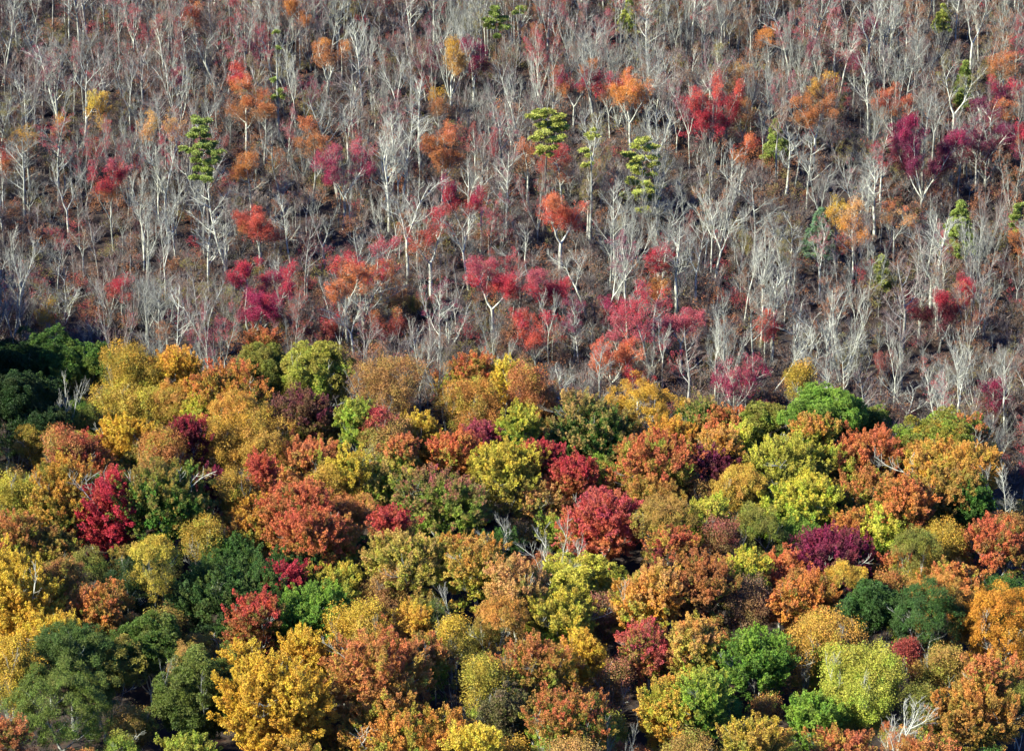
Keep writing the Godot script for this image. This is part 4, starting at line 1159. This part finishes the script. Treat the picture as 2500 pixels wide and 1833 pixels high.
	coloured("scarlet vase maple on a fan of white stems", "the scarlet vase maple", 34.3, 492.4, 15.4, 4.0, 6.5, "spread", "crimson", "scarlet", "crimson", 0.9)
	coloured("fire red maple on one leaning white stem, brightest of the slope", "the fire red maple", 7.8, 457.8, 14.0, 3.1, 6.8, "forked", "scarlet", "coral", "scarlet", 0.9)
	coloured("crimson maple with a narrow top above the big green maple", "the narrow topped crimson maple", 5.3, 439.0, 12.3, 2.6, 4.7, "forked", "crimson", "rose", "scarlet", 1.0)
	coloured("low scarlet maple skirt beside the coral dome", "the low scarlet maple", 3.7, 433.1, 8.9, 3.6, 3.3, "spread", "scarlet", "crimson", "brick", 0.8)
	coloured("purple crimson maple with forked white limbs and upswept tufts", "the upswept purple crimson maple", 67.1, 437.8, 12.3, 3.7, 4.0, "spread", "maroon", "crimson", "maroon", 1.0)
	coloured("dark purple maple, broad and shadowy, upper slope", "the broad dark purple maple", 69.5, 480.1, 17.7, 5.2, 5.7, "spread", "plum", "magenta", "maroon", 1.2)
	coloured("purple maple with twisted pale limbs on the upper slope", "the twisted purple maple", 81.7, 489.2, 14.3, 4.6, 5.7, "spread", "plum", "plum", "maroon", 1.1)
	coloured("wine red maple cut off by the edge, upper slope", "the wine red maple", 87.7, 504.5, 10.6, 3.0, 5.9, "forked", "plum", "crimson", "maroon", 0.7)
	coloured("bright orange maple with a round head on the upper slope", "the round orange maple", 20.6, 495.6, 14.6, 3.5, 8.0, "forked", "orange", "coral", "rust", 0.9)
	coloured("crimson maple touching the round orange maple", "the crimson maple by the orange one", 17.2, 501.2, 12.1, 2.2, 6.6, "forked", "crimson", "rose", "rust", 0.7)
	coloured("purple and orange leaved tree on the upper slope", "the purple and orange tree", 10.9, 504.0, 12.7, 3.0, 6.6, "forked", "magenta", "rust", "rust", 0.7)
	coloured("yellow clad tree beside an orange one mid slope", "the yellow clad tree", 53.2, 463.3, 10.8, 1.8, 6.2, "straight", "gold", "yellow", "tan", 0.6)
	coloured("orange leaved column tree mid slope", "the orange column tree", 55.7, 458.1, 13.2, 1.8, 5.5, "straight", "orange", "peach", "rust", 0.5)
	coloured("dark russet tree with dense head, upper slope", "the dark russet tree", 52.4, 491.6, 13.4, 3.1, 6.5, "forked", "rust", "rust", "brown", 0.7)
	coloured("brown leaved oak in the upper bare wood", "the brown leaved oak", 40.0, 494.8, 11.1, 2.3, 6.5, "forked", "brown", "rust", "brown", 0.7)
	coloured("ochre brown thin oak in the upper bare wood", "the ochre thin oak", 40.4, 505.6, 11.8, 3.3, 6.6, "forked", "brown", "tan", "brown", 0.45)
	coloured("brown gold tall tree upslope of the dark russet tree", "the brown gold tree", 54.3, 503.3, 11.4, 2.2, 5.8, "straight", "brown", "gold", "brown", 0.5)
	coloured("brick orange low maple, upper slope", "the brick orange maple", 67.3, 501.5, 10.5, 3.3, 5.8, "spread", "brick", "coral", "rust", 0.7)
	coloured("red flecked small tree with white trunk on the lower bare slope", "the red flecked small tree", 39.3, 432.9, 8.6, 2.0, 4.0, "forked", "crimson", "scarlet", "brick", 0.7)
	coloured("large pink hazed maple with many fine grey limbs", "the large pink hazed maple", 21.3, 429.4, 13.7, 4.9, 3.9, "spread", "rose", "crimson", "rose", 0.55)
	coloured("dark magenta shrubby maple under leaning white trunks", "the dark magenta maple", 16.5, 438.6, 7.6, 2.3, 2.7, "spread", "maroon", "magenta", "maroon", 0.9)
	coloured("pinkish thin maple next to the pink hazed maple", "the pinkish thin maple", 26.3, 431.4, 10.2, 2.7, 3.3, "forked", "rose", "rose", "brick", 0.45)
	coloured("coral red rounded maple above the shaded gold dome", "the coral red rounded maple", 15.0, 425.4, 9.1, 3.5, 2.6, "spread", "coral", "scarlet", "brick", 0.9)
	coloured("magenta wide maple on splayed white stems at the wood edge", "the splayed magenta maple", 33.4, 418.4, 10.0, 3.6, 3.8, "spread", "magenta", "rose", "magenta", 0.55)
	coloured("orange small tree above the pink hazed maple", "the small orange tree", 22.2, 440.2, 9.5, 1.7, 6.0, "straight", "coral", "orange", "rust", 0.7)
	coloured("red leaved upright tree beside a white trunk", "the upright red leaved tree", 23.3, 446.4, 11.7, 1.7, 7.4, "straight", "crimson", "rose", "brick", 0.7)
	coloured("light orange wisps on a twisted white tree", "the twisted white tree with orange wisps", 63.1, 464.7, 9.4, 2.6, 6.2, "forked", "peach", "coral", "rust", 0.4)
	coloured("small orange tree near the top of the slope", "the small orange tree up high", 47.1, 525.4, 9.3, 1.6, 6.0, "straight", "orange", "coral", "rust", 0.7)
	coloured("small purple crimson tree near the top edge", "the small purple crimson tree", 65.1, 526.1, 10.1, 1.6, 6.8, "straight", "plum", "magenta", "maroon", 0.7)
	coloured("mulberry thin tree on the upper slope", "the mulberry thin tree", 61.4, 513.4, 10.1, 1.7, 6.7, "straight", "plum", "magenta", "brown", 0.5)
	coloured("red dotted tree beside a small green pine", "the red dotted tree", 38.8, 482.5, 10.2, 1.8, 6.4, "straight", "scarlet", "coral", "rust", 0.6)
	coloured("orange russet tree near the upper corner", "the orange russet tree", 87.9, 513.0, 11.1, 2.3, 6.7, "straight", "rust", "coral", "brown", 0.6)
	coloured("faded orange tree under the wine red maple", "the faded orange tree", 85.7, 498.8, 10.2, 2.0, 5.8, "straight", "rust", "coral", "brown", 0.5)
	coloured("orange tree clipped by the edge mid slope", "the clipped orange tree", 83.0, 458.5, 9.2, 1.5, 5.5, "straight", "rust", "coral", "brown", 0.7)
	coloured("purple maple clipped by the edge below the wine red one", "the clipped purple maple", 87.2, 484.5, 13.1, 2.1, 5.7, "forked", "plum", "crimson", "maroon", 0.8)
	coloured("red thin tree beside the yellow green tall pine", "the red tree by the tall pine", 8.4, 474.4, 12.9, 2.9, 7.0, "straight", "brick", "crimson", "brown", 0.45)
	coloured("orange thin tree downslope of the tall pine's crown", "the orange tree by the tall pine", 2.6, 478.7, 11.6, 1.9, 7.1, "straight", "rust", "coral", "brown", 0.6)
	coloured("small magenta tree at the foot of grey trunks near the bare corner", "the small magenta corner tree", 72.0, 413.8, 8.6, 2.0, 3.2, "straight", "magenta", "magenta", "maroon", 0.5)
	coloured("red sapling behind the shaded gold dome", "the red sapling by the gold dome", 19.5, 423.2, 5.4, 1.9, 1.9, "spread", "scarlet", "crimson", "brick", 0.8)
	coloured("rust bush maple beneath the thin salmon maple", "the rust bush maple", -19.3, 438.3, 6.3, 2.7, 2.0, "spread", "brick", "rust", "maroon", 0.7)
	# ---- evergreens
	pine("layered white pine with flat green boughs on a long bare trunk", "the layered white pine", -49.6, 462.8, 26.7, 3.7, 15.2, "white", "pine")
	pine("narrow pine with a black trunk running to the top edge", "the narrow black trunked pine", -41.2, 501.7, 21.8, 1.6, 8.0, "thin", "pine")
	pine("sparse pine at the top edge between grey trunks", "the sparse top edge pine", -2.9, 525.4, 13.1, 2.2, 6.8, "white", "pine")
	pine("yellow green pine with a tall dark straight trunk", "the yellow green tall pine", 5.3, 469.2, 22.1, 3.5, 13.2, "white", "limepine")
	pine("half dead pine with pale bare side branches", "the half dead pine", 12.9, 466.1, 20.7, 1.9, 13.1, "thin", "limepine")
	pine("bushy bright pine with two tiers of boughs", "the bushy two tiered pine", 21.3, 468.5, 17.3, 3.9, 4.1, "white", "limepine")
	pine("small green pine beside the red dotted tree", "the small green pine", 45.5, 488.4, 10.5, 2.0, 3.6, "cone", "pine")
	pine("blue green spruce with a pointed top", "the blue green spruce", 50.2, 462.4, 9.6, 2.5, 1.3, "cone", "bluepine")
	pine("broad soft green pine mid slope", "the broad soft pine", 73.8, 463.6, 11.7, 3.3, 2.1, "cone", "pine")
	pine("dark green column spruce on the upper slope", "the dark column spruce", 80.7, 511.3, 10.4, 2.0, 1.5, "cone", "pine")
	pine("young yellow green pine low on the slope", "the young yellow green pine", 59.7, 453.5, 7.1, 2.1, 1.3, "cone", "limepine")
	pine("green pine clipped by the edge mid slope", "the clipped green pine", 84.1, 466.6, 10.0, 1.8, 4.2, "white", "pine")
	pine("bright green pine at the top edge", "the bright top edge pine", 21.5, 532.5, 11.0, 1.8, 4.6, "cone", "limepine")
	pine("small yellow green pine near the top corner", "the small top corner pine", 79.9, 534.4, 8.4, 1.7, 3.0, "cone", "limepine")
	pine("feathery pine above the sparse top edge one", "the feathery top pine", 1.4, 528.5, 11.7, 2.0, 6.1, "thin", "pine")
	# ---- bare trees that stand out
	rng.seed = 21
	landmarks.append(["the white two stemmed tree", Vector2(-17.1, 457.2), 3.5])
	bare("bare_tree", "tall white tree with two thick ascending stems and feathery side limbs", spot(-17.1, 457.2), 17.7, 5.0, -0.015, "forked", "pale")
	landmarks.append(["the splayed white tree", Vector2(-9.3, 437.0), 4.3])
	bare("bare_tree", "low white tree with many splayed twisted limbs above the coral dome", spot(-9.3, 437.0), 8.2, 6.1, -0.117, "spread", "pale")
	landmarks.append(["the clean trunked pale tree", Vector2(-36.5, 463.7), 1.7])
	bare("bare_tree", "straight pale tree with a clean lower trunk beside the egg shaped maple", spot(-36.5, 463.7), 12.6, 2.4, -0.107, "straight", "pale")
	landmarks.append(["the close stemmed grey tree", Vector2(-30.7, 461.2), 1.6])
	bare("bare_tree", "grey tree of two close stems beside the thin salmon maple", spot(-30.7, 461.2), 13.0, 2.4, -0.073, "forked", "grey")
	landmarks.append(["the white tree in the gap", Vector2(-24.6, 435.3), 2.5])
	bare("bare_tree", "cluster stemmed white tree standing in the gap by the pale oak dome", spot(-24.6, 435.3), 11.0, 3.5, -0.093, "forked", "pale")
	landmarks.append(["the wide V tree", Vector2(32.8, 454.0), 2.8])
	bare("bare_tree", "white tree forking into a wide open letter V", spot(32.8, 454.0), 14.4, 4.0, 0.121, "forked", "pale")
	landmarks.append(["the uphill leaning white tree", Vector2(36.8, 443.3), 2.0])
	bare("bare_tree", "white tree leaning uphill beside the small orange tree", spot(36.8, 443.3), 17.4, 2.9, 0.173, "forked", "pale")
	landmarks.append(["the big leaning white trunk", Vector2(14.0, 440.0), 1.8])
	bare("bare_tree", "big leaning white trunk crossing a dark gap", spot(14.0, 440.0), 21.0, 2.6, 0.294, "forked", "pale")
	landmarks.append(["the curved limbed white tree", Vector2(26.2, 446.7), 2.3])
	bare("bare_tree", "upright white tree with curved up side limbs", spot(26.2, 446.7), 15.6, 3.3, -0.008, "straight", "pale")
	landmarks.append(["the sprawling white tree", Vector2(45.5, 431.6), 5.1])
	bare("bare_tree", "widest white tree, sprawling over the bulging oak", spot(45.5, 431.6), 10.9, 7.3, 0.117, "spread", "pale")
	landmarks.append(["the stubby grey tree", Vector2(10.2, 431.7), 1.8])
	bare("bare_tree", "dead looking grey tree with stubby level branches", spot(10.2, 431.7), 8.6, 2.5, 0.030, "straight", "pale")
	landmarks.append(["the bent white tree", Vector2(40.0, 425.2), 2.0])
	bare("bare_tree", "bent white tree rising out of black shade at the wood edge", spot(40.0, 425.2), 12.2, 2.8, 0.533, "forked", "pale")
	landmarks.append(["the short boled white fan tree", Vector2(59.5, 418.3), 3.5])
	bare("bare_tree", "white fan shaped tree with a short thick bole by the flat oak", spot(59.5, 418.3), 7.0, 5.0, 0.044, "spread", "pale")
	landmarks.append(["the twin grey corner tree", Vector2(75.2, 422.5), 1.8])
	bare("bare_tree", "twin trunked grey tree at the bare corner", spot(75.2, 422.5), 10.4, 2.5, -0.012, "forked", "grey")
	landmarks.append(["the gnarled white tree", Vector2(62.6, 467.5), 2.1])
	bare("bare_tree", "gnarled white tree with knotted crown mid slope", spot(62.6, 467.5), 8.6, 3.1, 0.151, "spread", "pale")
	landmarks.append(["the bristly slim tree", Vector2(46.7, 482.4), 1.7])
	bare("bare_tree", "slim white tree with bristly top on the upper slope", spot(46.7, 482.4), 12.8, 2.4, 0.066, "straight", "pale")
	landmarks.append(["the thick grey bole", Vector2(-25.6, 476.7), 1.0])
	bare("bare_tree", "thick grey bole tree with steep limbs beside the soft magenta maple", spot(-25.6, 476.7), 10.6, 1.4, -0.013, "straight", "grey")
	landmarks.append(["the open white tree", Vector2(-7.1, 454.7), 2.1])
	bare("bare_tree", "open crowned white tree below the many stemmed red tree", spot(-7.1, 454.7), 14.5, 3.0, -0.105, "forked", "pale")
	landmarks.append(["the crooked white tree", Vector2(3.1, 454.1), 2.6])
	bare("bare_tree", "white crooked tree beside the fire red maple", spot(3.1, 454.1), 10.3, 3.7, -0.371, "forked", "pale")
	landmarks.append(["the flung arm tree", Vector2(11.8, 445.8), 2.7])
	bare("bare_tree", "pale tree with flung out arm by the narrow topped crimson maple", spot(11.8, 445.8), 11.9, 3.9, -0.279, "forked", "pale")
	landmarks.append(["the candelabra tree", Vector2(-55.7, 465.6), 2.6])
	bare("bare_tree", "tall pale tree with candelabra limbs over the glossy oak", spot(-55.7, 465.6), 13.2, 3.7, -0.026, "forked", "pale")
	landmarks.append(["the trio stemmed tree", Vector2(-71.5, 445.1), 2.3])
	bare("bare_tree", "slender pale trio stemmed tree over the oak clump", spot(-71.5, 445.1), 9.5, 3.3, 0.069, "spread", "pale")
	landmarks.append(["the pale vase tree", Vector2(-64.6, 446.8), 2.1])
	bare("bare_tree", "pale vase tree beside the trio stemmed tree", spot(-64.6, 446.8), 10.1, 3.0, 0.032, "spread", "pale")
	landmarks.append(["the drooping white tree", Vector2(-82.2, 475.9), 2.7])
	bare("bare_tree", "tall white tree with drooping twigs near the edge", spot(-82.2, 475.9), 15.5, 3.8, -0.022, "straight", "grey")
	landmarks.append(["the arched grey tree", Vector2(-53.7, 520.4), 3.1])
	bare("bare_tree", "curved grey tree arching over the shaded upper slope", spot(-53.7, 520.4), 11.7, 4.5, -0.391, "forked", "grey")
	bare("bare_tree", "clump of bare white saplings in front of the dark oaks", spot(-65.5, 401.1), 15.9, 3.6, 0.069, "spread", "pale", "tree", "bare trees inside the leafy wood")
	bare("bare_tree", "white bare fan of branches above the chartreuse maple", spot(6.7, 363.8), 15.1, 5.2, 0.000, "spread", "pale", "tree", "bare trees inside the leafy wood")
	bare("bare_tree", "slim white bare tree behind the peach maple's twigs", spot(-0.4, 364.7), 15.2, 2.2, -0.141, "forked", "pale", "tree", "bare trees inside the leafy wood")
	bare("bare_tree", "big white leaning tree with crooked limbs at the bare corner", spot(70.0, 372.3), 17.5, 3.6, -0.314, "forked", "pale", "tree", "bare trees inside the leafy wood")
	bare("bare_tree", "dead white tree reaching up from black shade by a rust crown", spot(41.7, 315.4), 17.7, 3.6, 0.380, "forked", "pale", "tree", "bare trees inside the leafy wood")
	bare("bare_tree", "grey tangled bare shrub tree on the lower frame", spot(12.1, 312.5), 15.0, 2.6, 0.079, "spread", "grey", "tree", "bare trees inside the leafy wood")
	bare("bare_tree", "thin white bare stem with one side limb by rust maples", spot(2.6, 312.5), 15.2, 1.1, 0.056, "straight", "pale", "tree", "bare trees inside the leafy wood")
	bare("bare_tree", "fallen leaning white stem over the dark hollow", spot(-2.8, 343.5), 17.2, 1.3, -0.462, "straight", "pale", "tree", "bare trees inside the leafy wood")
	bare("bare_tree", "pale bare bush at the foot of the coral red rounded maple", spot(9.6, 408.8), 14.7, 3.3, -0.055, "spread", "grey", "tree", "bare trees inside the leafy wood")
	# ---- the other bare trees, their saplings and the brush
	bare_wood()
	undergrowth()
